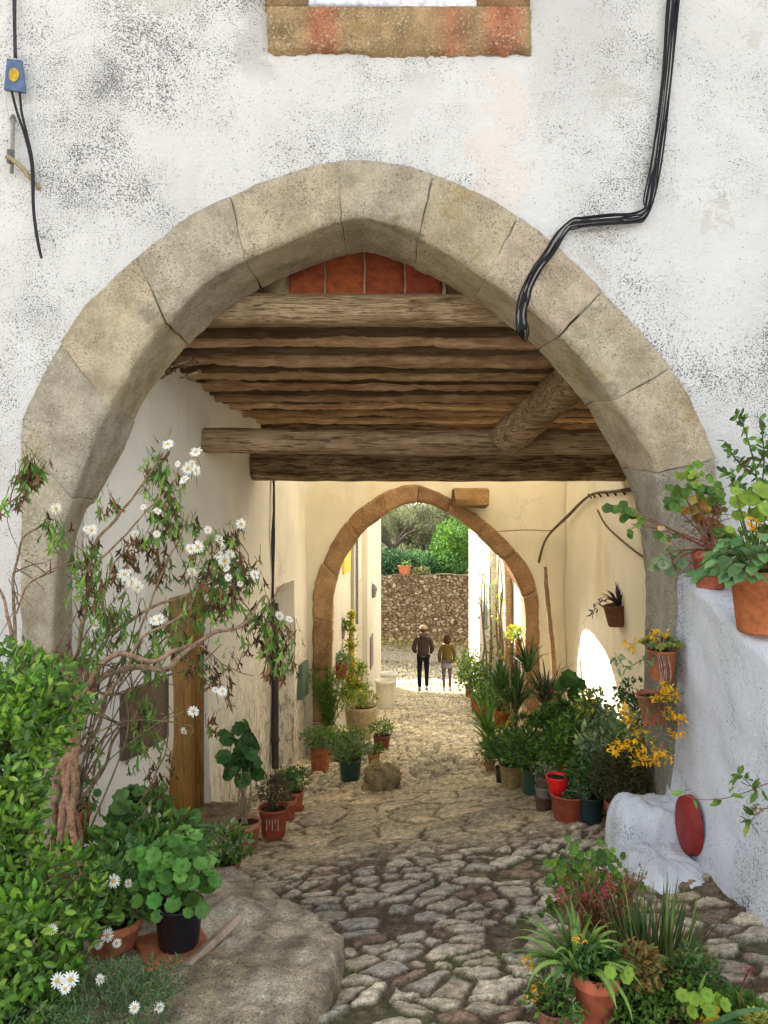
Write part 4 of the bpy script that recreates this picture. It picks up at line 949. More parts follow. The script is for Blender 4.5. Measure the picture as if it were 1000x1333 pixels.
# low feathery ground cover
gc = MB()
for i in range(15000):
    x = R.uniform(-1.45,-.64); y = R.uniform(2.15,3.0)
    px = 500+1000*x/y
    if y > 2.66+.1*noise.noise(V((x*4,0,0))) or x > -.70-.10*noise.noise(V((x*3,y*3,0))) - .16*(3.0-y)*0 or noise.noise(V((x*7,y*7,3))) < -.3: continue
    z = gz(x,y)+.22+.09*noise.noise(V((x*5,y*5,1)))
    p = V((x,y,z+R.uniform(-.09,.05))); leaf(gc, p, rdir(.6), R.uniform(.014,.03), .006, vary(R.choice([(.07,.14,.04),(.10,.18,.05),(.05,.11,.03),(.13,.20,.08)]),.3))
o = gc.build('ground_cover', M['leaf'], None, V((-1,2.6,gz(-1,2.6))), smooth=False); tag(o, 'fine feathery green ground cover over the left end of the stone slab', 'ground cover', kind='stuff')
for i, (px, py, d) in enumerate([(140,1218,2.75),(128,1230,2.78),(152,1228,2.8),(75,1277,2.4),(92,1275,2.4),(85,1287,2.38),(148,1147,2.9),(167,1150,3.0),(175,1312,2.35),(207,1312,2.4),(130,1275,2.45),(68,1210,2.5)]):
    mb = MB(); p = P(px,py,d); r = .026 if i in (0,3,4,6) else .018; daisy(mb, p, V((R.uniform(-.3,.3),-1,R.uniform(.2,.8))), r); tube(mb, [p, p+V((0,.03,-.09))], .0014, 4, (.1,.18,.04))
    o = mb.build('daisy', M['petal'], None, p+V((0,.03,-.09)), smooth=False)
    tag(o, ['white daisy hanging over the rim of the big terracotta pot','smaller daisy just left of the one on the terracotta rim','smaller daisy just right of the one on the terracotta rim','left of the two big daisies on the lower hedge','right of the two big daisies on the lower hedge','small daisy just below the pair on the lower hedge','daisy on the dark leaves above the big terracotta pot','daisy right of the one on the dark leaves above the terracotta pot','left of two tiny daisies in the bottom ground cover','right of two tiny daisies in the bottom ground cover','single daisy right of the pair on the lower hedge','single small daisy on the hedge above the pair'][i], 'flower', 'white daisies low in the left foreground')
# ---- marguerite shrub
sb = empty('daisy_shrub', P(88,1145,3.75), 'tall half-wilted woody daisy shrub with sprawling bare branches and white flowers on the left', 'shrub')
S = MB()
def branch(pts, r0, r1, col=(.27,.14,.085), seg=8):
    q = cr([P(*p) for p in pts], 7); q = [a+noise.noise_vector(a*9)*.012 for a in q]; n = len(q)
    tube(S, q, [r0+(r1-r0)*i/(n-1) for i in range(n)], seg, col); return q
for i in range(10): branch([(90+R.uniform(-22,26),1142,3.72+R.uniform(-.06,.06)),(86+R.uniform(-18,18),1080,3.74+R.uniform(-.04,.04)),(86+R.uniform(-14,14),1010,3.76),(92+R.uniform(-14,18),930,3.80),(105+R.uniform(-22,25),870+R.uniform(-20,20),3.85)], .017, .013, vary((.38,.23,.14),.35))
B = [
 ([(96,900,3.85),(120,890,3.8),(170,868,3.75),(215,872,3.7),(240,850,3.7),(275,828,3.75),(305,818,3.8),(330,800,3.9)], .018, .008),
 ([(90,930,3.8),(130,868,3.75),(160,850,3.7),(200,862,3.66),(225,848,3.7),(250,838,3.8)], .016, .009),
 ([(95,905,3.85),(110,850,3.9),(150,820,3.9),(200,790,3.95),(240,775,4.0),(290,750,4.0)], .013, .005),
 ([(95,880,3.85),(112,790,3.9),(115,740,3.9),(130,700,3.9),(180,640,3.95),(212,590,4.0)], .013, .005),
 ([(115,745,3.9),(160,700,3.9),(190,668,3.9),(215,640,3.9)], .006, .003),
 ([(20,838,3.6),(16,780,3.6),(18,745,3.62),(30,700,3.65),(62,680,3.7)], .009, .004),
 ([(18,838,3.6),(5,790,3.6),(-6,760,3.6)], .009, .006),
 ([(-10,665,3.6),(10,655,3.6),(28,640,3.62),(38,615,3.65)], .006, .003),
 ([(20,800,3.6),(40,760,3.7),(70,745,3.8),(100,730,3.85)], .005, .003),
 ([(100,890,3.85),(150,905,3.85),(200,885,3.9),(250,870,3.9),(290,840,3.95)], .009, .003),
 ([(90,990,3.8),(120,960,3.85),(135,920,3.85),(145,880,3.85),(170,845,3.85)], .012, .006),
 ([(95,1050,3.8),(130,1010,3.9),(150,960,3.95),(175,915,3.95),(195,880,3.95),(190,850,3.9)], .010, .004),
 ([(100,960,3.8),(118,925,3.8),(160,880,3.8),(185,830,3.8),(240,800,3.85),(260,765,3.9),(300,720,3.95),(310,695,3.95)], .010, .004),
 ([(110,870,3.85),(140,830,3.9),(135,780,3.9),(150,735,3.9),(175,715,3.95)], .008, .004),
 ([(115,1120,3.75),(150,1080,3.9),(190,1030,4.0),(215,980,4.05),(220,930,4.05)], .006, .003),
 ([(330,800,3.9),(345,775,3.95),(352,790,4.0)], .006, .003),
 ([(260,840,3.8),(300,870,3.9),(330,880,4.0)], .004, .002),
 ([(180,830,3.85),(215,735,3.9),(238,690,3.9),(248,670,3.9)], .006, .003),
 ([(110,860,3.85),(75,850,3.75),(85,820,3.7),(100,800,3.8)], .008, .004),
 ([(105,900,3.85),(150,940,3.95),(200,945,4.0),(240,925,4.0)], .005, .002),
 ([(110,1130,3.75),(150,1095,3.8),(185,1060,3.85),(200,1040,3.9)], .008, .003),
]
allq = []
for pts, r0, r1 in B: allq += branch(pts, r0, r1, vary((.29,.19,.12),.2))
for i in range(60):                        # side twigs
    q = R.choice(allq); 
    if q.z < CH-1.3: continue
    d = rdir(.3); tube(S, cr([q, q+d*.08, q+d*.16+V((0,0,-.02))], 4), [.004,.0016], 4, vary((.2,.12,.07),.2))
for i in range(15):                        # long arching bare shoots
    x0 = R.uniform(100,260); y0 = R.uniform(760,1000); d0 = R.uniform(3.8,4.1); a = P(95+R.uniform(-8,12), R.uniform(940,1110), 3.8); e = P(x0, y0, d0); m = a.lerp(e, .5)+V((R.uniform(-.12,.12), 0, R.uniform(-.10,.16)))
    tube(S, cr([a, m, e, e+V((R.uniform(-.05,.1), 0, R.uniform(-.14,.04)))], 7), [.0055,.002], 5, vary(R.choice([(.26,.16,.10),(.14,.10,.07),(.20,.18,.08)]),.2))
for i in range(26):                        # thin hanging stalks
    q = R.choice(allq)
    if q.z < CH-1.1: continue
    tube(S, cr([q, q+V((R.uniform(-.1,.1),R.uniform(-.05,.05),-.12)), q+V((R.uniform(-.15,.15),0,-.3))], 4), [.003,.0015], 4, vary((.13,.10,.06),.2))
S.build('branches', M['bark'], sb)
L, D = MB(), MB()
def droopclump(c, r, n, dead=.2, L_=.11, vert=1.):
    for i in range(n):
        p = c+V((R.gauss(0,r*.55), R.gauss(0,r*.5), R.gauss(0,r*.6*vert)))
        dd = R.random() < dead; d = (V((0,0,-1.1))+rdir()*.65).normalized(); mb = D if dd else L
        col = vary(R.choice(DRY if dd else [(.17,.29,.06),(.12,.23,.05),(.22,.34,.07),(.08,.16,.04)]),.25)
        n_ = rdir()+V((0,-.8,.2)); l = L_*R.uniform(.5,1.1)
        leaf(mb, p, d, l, l*.20, col, n=n_, full=True, droop=.15)
        for s_ in (-1,1):                  # lobes of the toothed leaf
            sd, u = basis(d, n_); q = p+d*l*R.uniform(.3,.6); leaf(mb, q, d*.8+sd*s_*.7, l*.45, l*.13, col, n=n_)
        if R.random() < .4: tube(D, [p, p+V((0,0,.03))+rdir()*.02], .0015, 3, (.12,.09,.05))
CL = [(105,600,4,.04),(210,625,4,.10,70),(222,660,4,.09,60),(200,600,4,.06,30),(212,690,4,.07,40,.8),(140,655,3.9,.05,24,.8),(185,700,3.95,.05,26,.9),(245,680,3.9,.05,18),(170,720,3.9,.05,25,.95),(110,720,3.9,.07,40),(118,760,3.9,.09,60),(135,800,3.85,.07,40,.4),(120,850,3.8,.09,70,.1),(160,800,3.85,.06,30,.2),(210,740,3.95,.07,36,.6),(270,735,3.95,.10,80,.3),(300,735,3.95,.10,90,.4),(290,775,3.95,.10,80,.6),(255,790,3.9,.07,50,.1),(190,845,3.85,.09,70,.15),(215,800,3.9,.06,30,.3),(300,700,3.95,.05,30,.4),(340,820,4.05,.12,90,.6),(360,840,4.1,.10,70,.6),(350,800,4.05,.07,40,.3),(40,610,3.65,.05,30,.4),(70,685,3.7,.05,34,.1),(28,640,3.6,.03,10,.5),(0,650,3.6,.04,14,.5),(320,745,4,.07,40,.5),(190,960,3.95,.08,50,.2),(210,1010,4.05,.08,40,.9),(125,970,3.9,.05,20,.3),(110,1040,3.85,.06,26,.4),(185,915,3.9,.06,30,.3),(260,860,3.95,.07,34,.7),(285,880,4,.07,30,.8),(240,830,3.9,.05,24,.4),(150,745,3.9,.05,24,.8),(275,940,4.05,.04,14,.9)]
for t in CL[1:]: droopclump(P(*t[:3]), t[3], int((t[4] if len(t) > 4 else 30)*.85), (t[5] if len(t) > 5 else .25)*.9, .095, 1.3)
droopclump(P(38,608,3.65), .04, 30, .3)
L.build('green_leaves', M['softleaf'], sb, smooth=False); D.build('dead_leaves', M['bark'], sb, smooth=False)
FL = [(218,578,1),(254,588,1),(245,610,1),(232,604,0),(240,624,1),(255,612,1),(250,603,0),(73,662,1),(120,690,1),(113,688,0),(124,814,1),(161,748,1),(172,758,1),(180,764,1),(168,745,0),(200,808,1),(208,806,1),(250,745,1),(285,703,1),(290,712,0),(284,722,1),(292,730,1),(300,722,1),(296,740,0),(332,748,1),(314,682,1),(258,712,1),(205,695,0),(290,900,1),(280,898,0),(252,926,1),(240,952,0),(364,802,1),(376,806,0),(175,695,0),(205,665,0),(248,714,1),(298,752,0),(270,690,0),(312,760,0),(186,660,0)]
for i, (px, py, big) in enumerate(FL):
    mb = MB(); p = P(px+R.uniform(-1,1), py, 3.84+R.uniform(-.06,.06)); n = V((R.uniform(-.9,.9),-1,R.uniform(-.5,1.0))); daisy(mb, p, n, R.uniform(.028,.037) if big else R.uniform(.018,.024)); tube(mb, [p, p+V((R.uniform(-.02,.02),.03,-.08))], .0015, 4, (.12,.16,.05)); mb.build('flower', M['petal'], sb, smooth=False)
# ---- wires and fittings on the front
mb = MB(); base = [(886,-420),(884,-200),(880,-30),(877,0),(868,100),(856,200),(846,258),(838,279),(822,284),(795,286),(760,289),(745,291),(732,303),(716,328),(700,350),(688,372),(682,390),(679,410),(681,432)]
for i in range(12):
    off = (i-5.5)*.0052; q = [P(x, y, 4.452)+V((off*(1 if (y < 270 or y > 300) else .1), R.uniform(-.014,.006), off*(0 if (y < 270 or y > 300) else -1)))+noise.noise_vector(V((x*.05,y*.05,i*3)))*.013 for x, y in base]
    q.append(P(684, 445, 4.75)); tube(mb, cr(q, 5), .0048, 6, (.022,.022,.026) if i not in (3,8) else (.24,.235,.225))
o = mb.build('wall_cable', M['cable'], None, P(679,430,4.46)); tag(o, 'thick bundle of black cables bending down the white facade across the right of the arch', 'cable')
hc = empty('hanging_cable', P(30,120,4.45), 'loose dark cable end hanging on the facade at the top left with a blue tag', 'cable')
mb = MB()
for i in range(3): tube(mb, cr([P(14+i*1.5,-420,4.455), P(15+i*1.5,-200,4.455), P(17+i*1.5,-30,4.455), P(18+i,30,4.45), P(19+i,75,4.45)], 5), .0065, 6, (.05,.045,.06))
for i in range(2): tube(mb, cr([P(13+i*12,110,4.45), P(22+i*6,145,4.44), P(32+i*3,175,4.44), P(41+i*2,215,4.44), P(43+i,270,4.44), P(48+i,310,4.44), P(54,336,4.44)], 6), .0075, 6, (.03,.028,.035))
tube(mb, cr([P(11,112,4.45), P(8,135,4.45), P(14,160,4.47)], 5), .003, 5, (.5,.5,.5)); 
mb.build('wire', M['cable'], hc)
mb = MB(); a = [P(9,76,4.43),P(28,78,4.43),P(33,120,4.43),P(5,116,4.43)]; b = [q+V((0,.018,0)) for q in a]
mb.add(a+b, [(0,1,2,3),(7,6,5,4),(0,4,5,1),(1,5,6,2),(2,6,7,3),(3,7,4,0)], (.09,.14,.26)); c = P(18,97,4.426); lathe_v = [c+V((.030*math.cos(k*math.pi/10), 0, .040*math.sin(k*math.pi/10))) for k in range(20)]; mb.add([c]+lathe_v, [(0,1+k,1+(k+1)%20) for k in range(20)], (.55,.36,.03))
mb.build('tag', M['paint'], hc, smooth=False, label='blue plastic tag with a yellow oval')
mb = MB(); tube(mb, [P(17,155,4.46), P(15,225,4.46)], .012, 8, (.30,.27,.24)); tube(mb, cr([P(8,203,4.42), P(25,215,4.44), P(52,246,4.50)], 4), .014, 6, (.33,.27,.15)); tube(mb, [P(14,196,4.44), P(14,212,4.44)], .022, 8, (.12,.11,.1)); tube(mb, cr([P(14,155,4.46), P(17,150,4.47), P(20,158,4.49)], 4), .008, 6, (.2,.19,.18))
o = mb.build('iron_bracket', M['metal'], None, P(20,230,4.5)); tag(o, 'rusty iron hook bracket fixed in the white facade at the left edge', 'bracket')
mb = MB()
for i in range(2): tube(mb, cr([V((2.3,10.93,CH+(666.5-722)/1000*10.9))+V((-.1,0,-.12+i*.02)), P(712,700,10.9), P(740,672,10.6)+V((.0,0,i*.02)), P(768,645,9.52), P(800,641,8.5)+V((.0,0,.01)), P(850,636,7.28)+V((-.0,0,i*.03)), P(880,630,6.7)], 6), .016, 6, (.13,.09,.06))
for i in range(7): t = cr([P(768,645,9.52), P(800,641,8.5), P(850,636,7.28)], 8)[i*2]; tube(mb, [t+V((-.02,0,.02)), t+V((.03,.04,-.03))], .012, 5, (.1,.08,.06))
tube(mb, cr([P(620,694,10.9), P(680,690,10.9), P(714,691,10.88), P(722,688,10.88)], 4), .008, 5, (.3,.2,.1))
tube(mb, cr([P(778,664,9.15), P(790,685,8.78), P(820,712,7.96), P(845,730,7.38)], 5), .012, 5, (.18,.11,.06))
o = mb.build('wall_cable', M['cable'], None, P(768,645,9.5)); tag(o, 'knotted brown cable sagging across the inner wall right of the smaller arch', 'cable')
mb = MB(); tube(mb, cr([P(724,912,10.2), P(720,850,10.4), P(714,790,10.6), P(710,738,10.75)], 6), [.05,.022], 8, (.25,.15,.08)); mb.v = [tuple(V(v)+noise.noise_vector(V(v)*6)*.015) for v in mb.v]; o = mb.build('leaning_pole', M['bark'], None, P(724,912,10.2)); tag(o, 'thin brown wooden pole leaning on the cream wall right of the inner arch', 'pole')
# ---- right side of the passage
p = Plant('planter', 'wide terracotta planter with small grey succulents at the front of the right row', 'planter', 742, 1077, 54, 36, 'plain', TERRAR, group=GR)
f_bushy(p.L, p.S, p.top-V((0,0,.03)), .10, .05, 260, .035, GREYG, .4, low=-.1); trail(p.L, p.S, [p.top+V((-.05,0,.03)), p.top+V((.05,-.1,.05)), p.top+V((.15,-.1,-.03))], 20, .04, GREYG, .006, (.35,.33,.3)); p.fin('softleaf')
p = Plant('bowl', 'bright red plastic bowl pot standing on the back of the angular planter', 'pot', 726, 1043, 31, 25, 'bowl', (.75,.015,.015), 'plastic', d=5.10, z=CH-1.905); p.fin()
p = Plant('bucket', 'dark green plastic bucket beside the angular terracotta planter on the right', 'bucket', 769, 1076, 36, 34, 'bucket', (.02,.05,.05), 'plastic', group=GR)
f_bushy(p.L, p.S, p.top, .16, .14, 380, .045, DARKG, .5, gap=.4); p.fin()
p = Plant('potted_fern', 'terracotta pot on a saucer with dense dark brownish fern bush by the right arch foot', 'potted plant', 812, 1086, 50, 34, 'bowl', (.38,.12,.06), group=GR, saucer=(.36,.12,.06), d=4.78)
f_bushy(p.L, p.S, p.top, .20, .22, 2600, .045, [(.08,.09,.03),(.11,.10,.035),(.06,.075,.03),(.12,.085,.04)], .2, low=-.3, gap=.5); p.fin('softleaf')
p = Plant('stacked_pots', 'small stack of dusty grey brown pots next to the red bowl on the right', 'pots', 708, 1062, 24, 22, 'plain', (.16,.09,.06), group=GR)
for i in range(2): mb = MB(); lathe(mb, [(a*p.r*1.0, b*p.h) for a,b in POTS['plain']], p.c+V((.005*i,0,p.h*.55*(i+1))), 20, ((.32,.28,.24),(.20,.14,.11))[i]); mb.build('pot', M['terra'], p.root)
f_bushy(p.L, p.S, p.top+V((0,0,.12)), .09, .07, 120, .035, GREYG, .5); p.fin()
p = Plant('potted_shrub', 'green plastic pot with leafy fern-green bush, right row between the beige pot and the stack', 'potted plant', 693, 1037, 32, 32, 'bucket', (.05,.10,.07), 'plastic', group=GR)
f_bushy(p.L, p.S, p.top, .27, .20, 1100, .05, DARKG+GREENS+BRIGHT, .4, gap=.45, low=-.25); p.fin()
p = Plant('potted_shrub', 'beige and green glazed pot with a leafy dark green shrub on the right', 'potted plant', 666, 1030, 34, 30, 'plain', (.45,.33,.15), group=GR)
f_bushy(p.L, p.S, p.top, .26, .17, 1000, .05, DARKG+GREENS, .4, gap=.4, low=-.2); p.fin()
p = Plant('potted_aloe', 'small black pot with bright spidery strap leaves at the lane edge on the right', 'potted plant', 654, 1022, 20, 20, 'bucket', (.03,.025,.02), 'plastic', group=GR)
f_strap(p.L, p.top+V((-.05,0,.1)), 46, .42, .028, BRIGHT+YEL, 1.3, .9); f_strap(p.L, p.top+V((-.1,.15,.25)), 40, .38, .026, BRIGHT, 1.3, .9)
for i in range(20): leaf(p.F, p.top+V((-.2,-.05,.1))+rdir()*.06, rdir(), .025, .02, vary((.45,.05,.09)))
p.fin()
p = Plant('potted_shrub', 'small brown clay pot at the lane edge furthest down the right row', 'potted plant', 638, 1006, 16, 18, 'classic', (.45,.25,.14), group=GR)
f_bushy(p.L, p.S, p.top, .15, .10, 260, .045, GREENS, .4, gap=.4); p.fin()
mb = MB(); blob(mb, P(682,1042,6.9)+V((0,.08,.02)), (.11,.1,.08), (.4,.33,.22), .25, 2, 22, 2.8, 4, colf=lambda q: tuple(V((.42,.36,.26))*(1+.5*noise.noise(q*14)))); o = mb.build('boulder', M['rock'], None, P(682,1042,6.9)); tag(o, 'pale stone at the foot of the green pots on the right side', 'rock')
p = Plant('potted_dracaena', 'tall dark strap-leaved plant with a cane stake behind the right row of pots', 'potted plant', 672, 995, 30, 26, 'plain', (.25,.12,.07), group=GR, d=8.2)
f_strap(p.L, p.top+V((0,0,.35)), 60, .55, .03, DARKG+[(.06,.1,.05)], 1.2, .9); f_strap(p.L, p.top+V((.15,.1,.75)), 40, .42, .028, DARKG, 1.3, .9); f_strap(p.L, p.top+V((-.15,.1,.55)), 40, .42, .028, DARKG, 1.3, .9)
tube(p.S, [p.top, p.top+V((0,0,.9))], .02, 6, (.2,.14,.09)); tube(p.S, [p.top+V((-.05,-.05,0)), p.top+V((-.08,-.05,.9))], .012, 6, (.5,.38,.2)); f_twigs(p.S, p.top, .3, .6, 10, (.3,.13,.07)); p.fin()
p = Plant('potted_dracaena', 'low dark spiky plant between the leaning pole and the inner arch foot on the right', 'potted plant', 712, 985, 30, 26, 'plain', (.25,.12,.07), group=GR, d=8.4)
f_strap(p.L, p.top+V((0,0,.3)), 70, .6, .03, [(.05,.06,.03),(.07,.06,.04),(.04,.07,.03)], 1.5, .9); p.fin()
p = Plant('potted_fern', 'terracotta pot with bright feathery green fern in the middle of the right row', 'potted plant', 737, 1022, 30, 30, 'plain', TERRAO, group=GR, d=6.4)
for i in range(46):
    a = R.uniform(0,6.28); t = R.uniform(.1,.45); e = p.top+V((math.cos(a)*t, math.sin(a)*t, R.uniform(.25,.6)*(1.1-t))); cc = cr([p.top, p.top.lerp(e,.6)+V((0,0,.12)), e-V((0,0,.03))], 6); tube(p.S, cc, [.004,.002], 4, (.1,.15,.04))
    for q in cc[3:]:
        for k in range(8): leaf(p.L, q, rdir(.1), R.uniform(.03,.06), .02, vary(R.choice(BRIGHT+GREENS+DARKG),.2))
p.fin()
p = Plant('potted_geranium', 'tall lanky geranium with a few big round leaves above the fern on the right', 'potted plant', 745, 1010, 28, 26, 'plain', TERRA, group=GR, d=6.9)
for (x,y) in ((735,888),(752,893),(741,884),(762,925),(755,918),(730,893),(770,932),(746,905)): q = P(x,y,6.8); tube(p.S, cr([p.top, P(750,950,6.85), q], 5), [.009,.004], 5, (.10,.14,.04)); roundleaf(p.L, q, V((R.uniform(-.4,.4),-1,.7)), R.uniform(.06,.09), vary((.07,.16,.03),.2))
f_geranium(p.L, p.S, p.top, .40, .42, 22, .05, GREENS+BRIGHT, 8, flowers=(.6,.06,.12), fl=p); p.fin('softleaf')
p = Plant('potted_shrub', 'broad leafy dark green shrub filling the space left of the dark fern bush', 'potted plant', 780, 1045, 34, 30, 'plain', TERRA, group=GR, d=5.6)
f_bushy(p.L, p.S, p.top+V((-.08,0,.0)), .36, .26, 2600, .05, DARKG+GREENS+BRIGHT, .5, gap=.5, low=-.3); f_twigs(p.S, p.top, .3, .5, 14, (.18,.12,.08)); p.fin()
p = Plant('potted_succulent', 'tall grey green fleshy-leaved shrub rising below the sun patch by the arch pier', 'potted plant', 800, 1050, 34, 30, 'plain', TERRA, group=GR, d=5.3)
tp = P(812,985,5.25)
for i in range(14): e = tp+V((R.uniform(-.28,.12),R.uniform(-.2,.2),R.uniform(-.1,.28))); tube(p.S, cr([p.top, p.top.lerp(e,.5)+V((.02,0,.05)), e], 5), [.01,.004], 5, (.22,.2,.13))
f_bushy(p.L, p.S, tp+V((-.03,0,-.26)), .30, .33, 2000, .055, GREYG+[(.33,.42,.16)], .5, gap=.35, low=-.4, full=True, stems=2)
f_bushy(p.L, p.S, P(772,935,5.3), .13, .11, 220, .05, GREYG+YEL, .5, gap=.3); f_bushy(p.L, p.S, P(828,925,5.1), .14, .11, 320, .04, DARKG, .5, gap=.3); p.fin('softleaf')
# pots hanging on the pier
def hung(name, label, px, py, w, h, d, col, tilt=0, style='plain'):
    return Plant(name, label, 'hanging pot', px, py, w, h, style, col, d=d, z=CH+(666.5-py)/1000*d, tilt=tilt)
p = hung('hanging_pot', 'terracotta pot of pale green succulents hung on the arch pier, above the orange flowers', 862, 889, 38, 40, 4.30, TERRAO)
f_rosettes(p.L, p.S, p.top, .12, .09, 26, .032, [(.26,.33,.08),(.2,.28,.1),(.36,.36,.08)], 10)
for q in [(855,823),(866,826),(850,830),(822,845),(815,840),(828,838)]: 
    p.cut()
    for k in range(14): leaf(p.F, P(q[0],q[1],4.3)+rdir()*.02, rdir(.3), .028, .014, vary((.85,.52,.03)))
for k in range(5): x = R.uniform(-.07,.09); tube(p.S, cr([p.top+V((x,-.08,0)), p.top+V((x+.01,-.10,-.1)), p.top+V((x+R.uniform(-.03,.03),-.09,-.2))], 4), .004, 5, (.42,.30,.24))
trail(p.L, p.S, [p.top, P(835,860,4.25), P(815,868,4.2), P(800,850,4.2)], 30, .05, GREYG, W=.4); p.fin('softleaf')
p = hung('hanging_pot', 'lower terracotta pot on the arch pier overflowing with trailing orange yellow flowers', 852, 946, 36, 40, 4.32, (.44,.14,.08), tilt=-.15)
for (x,y,n) in [(868,897,30),(878,905,26),(858,908,20),(872,930,26),(885,935,20),(880,955,14),(820,935,24),(812,925,18),(830,950,20),(808,970,24),(800,975,20),(825,968,18),(858,978,26),(850,990,24),(838,985,26),(828,992,16),(840,962,12),(872,985,10)]:
    c = P(x,y,4.2+R.uniform(-.05,.05)); 
    p.cut()
    for k in range(n): leaf(p.F, c+rdir()*.028, rdir(.1), .036, .018, vary(R.choice([(.88,.50,.02),(.9,.60,.04),(.85,.42,.02)]),.12))
    trail(p.L, p.S, [p.top+V((R.uniform(-.05,.05),-.05,0)), p.top.lerp(c,.5)+V((0,-.03,.03)), c], 12, .035, GREYG+GREENS, .0025, (.25,.15,.1), W=.4)
p.fin('softleaf')
p = hung('hanging_pot', 'dark terracotta pot with purple spiky leaves hanging on the inner right wall', 806, 817, 36, 28, 8.3, (.22,.09,.05), tilt=-.12)
f_strap(p.L, p.top, 60, .26, .03, [(.05,.03,.06),(.09,.06,.11),(.03,.03,.04)], 1.0, .95); trail(p.L, p.S, [p.top, p.top+V((-.22,0,.06)), p.top+V((-.28,0,-.08))], 24, .08, [(.06,.03,.07)], W=.3); p.fin()
# geranium trailing over the pier, pots on the parapet
def ztop(d): return CH-.36-.245*(4.4-d)
p = Plant('potted_geranium', 'straggly geranium with lobed green and orange leaves sprawling over the arch pier on the right', 'potted plant', 925, 775, 48, 50, 'classic', (.42,.12,.07), d=4.12, z=ztop(4.2)-.01)
for (x,y,n,c) in [(905,620,16,BRIGHT),(925,635,14,GREENS),(890,640,10,GREENS),(878,655,8,GREENS),(935,660,12,BRIGHT),(915,655,12,YEL),(905,665,10,[(.5,.25,.05),(.4,.3,.06)]),(870,700,4,GREENS),(875,728,7,GREYG),(860,727,5,GREYG),(880,735,4,GREYG),(935,690,10,[(.3,.2,.06)]+GREENS),(920,690,10,[(.4,.15,.06),(.35,.25,.08)]),(812,668,9,GREENS),(803,660,6,GREENS),(822,682,4,GREENS),(868,690,3,[(.6,.4,.2)])]:
    c0 = P(x,y,4.22+R.uniform(-.05,.05)); tube(p.S, cr([p.top, P(930+R.uniform(-10,8),715,4.15), c0.lerp(P(915,700,4.2),.4), c0], 5), [.006,.0025], 5, vary((.24,.11,.07)))
    for k in range(n): q = c0+V((R.gauss(0,.035),R.gauss(0,.03),R.gauss(0,.028))); roundleaf(p.L, q, V((R.uniform(-.6,.6),-1,R.uniform(.1,.9))), R.uniform(.018,.034), vary(R.choice(c),.2), 5); tube(p.S, [q, c0+V((0,0,-.03))], .0014, 3, (.25,.14,.08))
for i in range(46): a = P(R.uniform(895,945),R.uniform(655,735),4.2+R.uniform(-.06,.06)); tube(p.S, cr([a, a+rdir()*.05, a+rdir(-.2)*.10], 4), [.003,.0015], 4, vary((.28,.13,.08)))
p.fin('softleaf')
p = Plant('potted_shrub', 'large terracotta pot with heart-shaped dark green leaves on top of the white parapet', 'potted plant', 995, 836, 92, 84, 'classic', (.50,.16,.06), d=3.42, z=ztop(3.58)+.0)
for i in range(120):
    a = R.uniform(0,6.28); t = math.sqrt(R.random())*.26; q = p.top+V((math.cos(a)*t-.02, math.sin(a)*t*.8, .04+.20*(1-(t/.27)**2)*R.uniform(.5,1)-.05*(t/.26)))
    d = V((math.cos(a), math.sin(a), -.25+R.uniform(-.2,.3))); col = vary(R.choice([(.09,.19,.06),(.12,.24,.08),(.06,.14,.04)]),.2); leaf(p.L, q, d, R.uniform(.06,.10), .06, col, n=V((0,-.4,1))+rdir()*.3, full=True, droop=.2); tube(p.S, [p.top, q], .002, 3, (.15,.2,.06))
p.fin()
p = Plant('potted_geranium', 'bright green large-leaved geranium with yellow bloom behind the large terracotta pot on the parapet', 'potted plant', 985, 745, 50, 42, 'classic', (.42,.15,.08), d=3.95, z=ztop(4.05))
for (x,y,r) in [(975,650,.075),(992,640,.08),(960,655,.06),(998,665,.07),(985,672,.07),(962,672,.05),(950,690,.035),(1010,650,.08),(1020,680,.07),(958,640,.04)]: q = P(x,y,3.95+R.uniform(-.05,.05)); tube(p.S, cr([p.top, p.top.lerp(q,.6), q], 5), [.006,.003], 5, (.15,.17,.05)); roundleaf(p.L, q, V((R.uniform(-.3,.2),-1,.8)), r*.8, vary((.24,.36,.05),.15))
for k in range(26): leaf(p.F, P(978,682,3.85)+rdir()*.03, rdir(), .03, .02, vary((.85,.45,.03),.1))
f_bushy(p.L, p.S, p.top, .2, .12, 200, .05, GREENS, .6, full=True); p.fin('softleaf', 'yellow_bloom')
p = Plant('potted_rose', 'thin upright stem with small toothed leaves in front of the white facade, upper right', 'potted plant', 1012, 745, 40, 40, 'classic', (.42,.15,.08), d=4.15, z=ztop(4.2))
for pts in ([(1012,740),(990,690),(985,620),(970,560),(958,540)],[(985,620),(960,600),(945,575)],[(985,610),(1000,585),(1012,560)],[(985,650),(960,628),(945,615)],[(988,660),(995,600),(990,545)]):
    q = cr([P(x,y,4.2) for x,y in pts], 8); tube(p.S, q, [.006,.0025], 5, (.12,.10,.06))
    for a in q[3:]:
        for k in range(2): leaf(p.L, a, rdir(.1)+V((0,-.3,0)), R.uniform(.03,.07), .028, vary(R.choice(GREENS+DARKG),.2), n=rdir()+V((0,-1,.3)), full=True)
for k in range(10): leaf(p.L, P(970,605,4.15)+rdir()*.03, rdir(), .03, .02, (.2,.06,.04))
p.fin()
vt = empty('climbing_vine', P(1010,1030,3.3), 'small leafy twig reaching in from the right edge across the whitewashed parapet', 'vine')
L, S = MB(), MB()
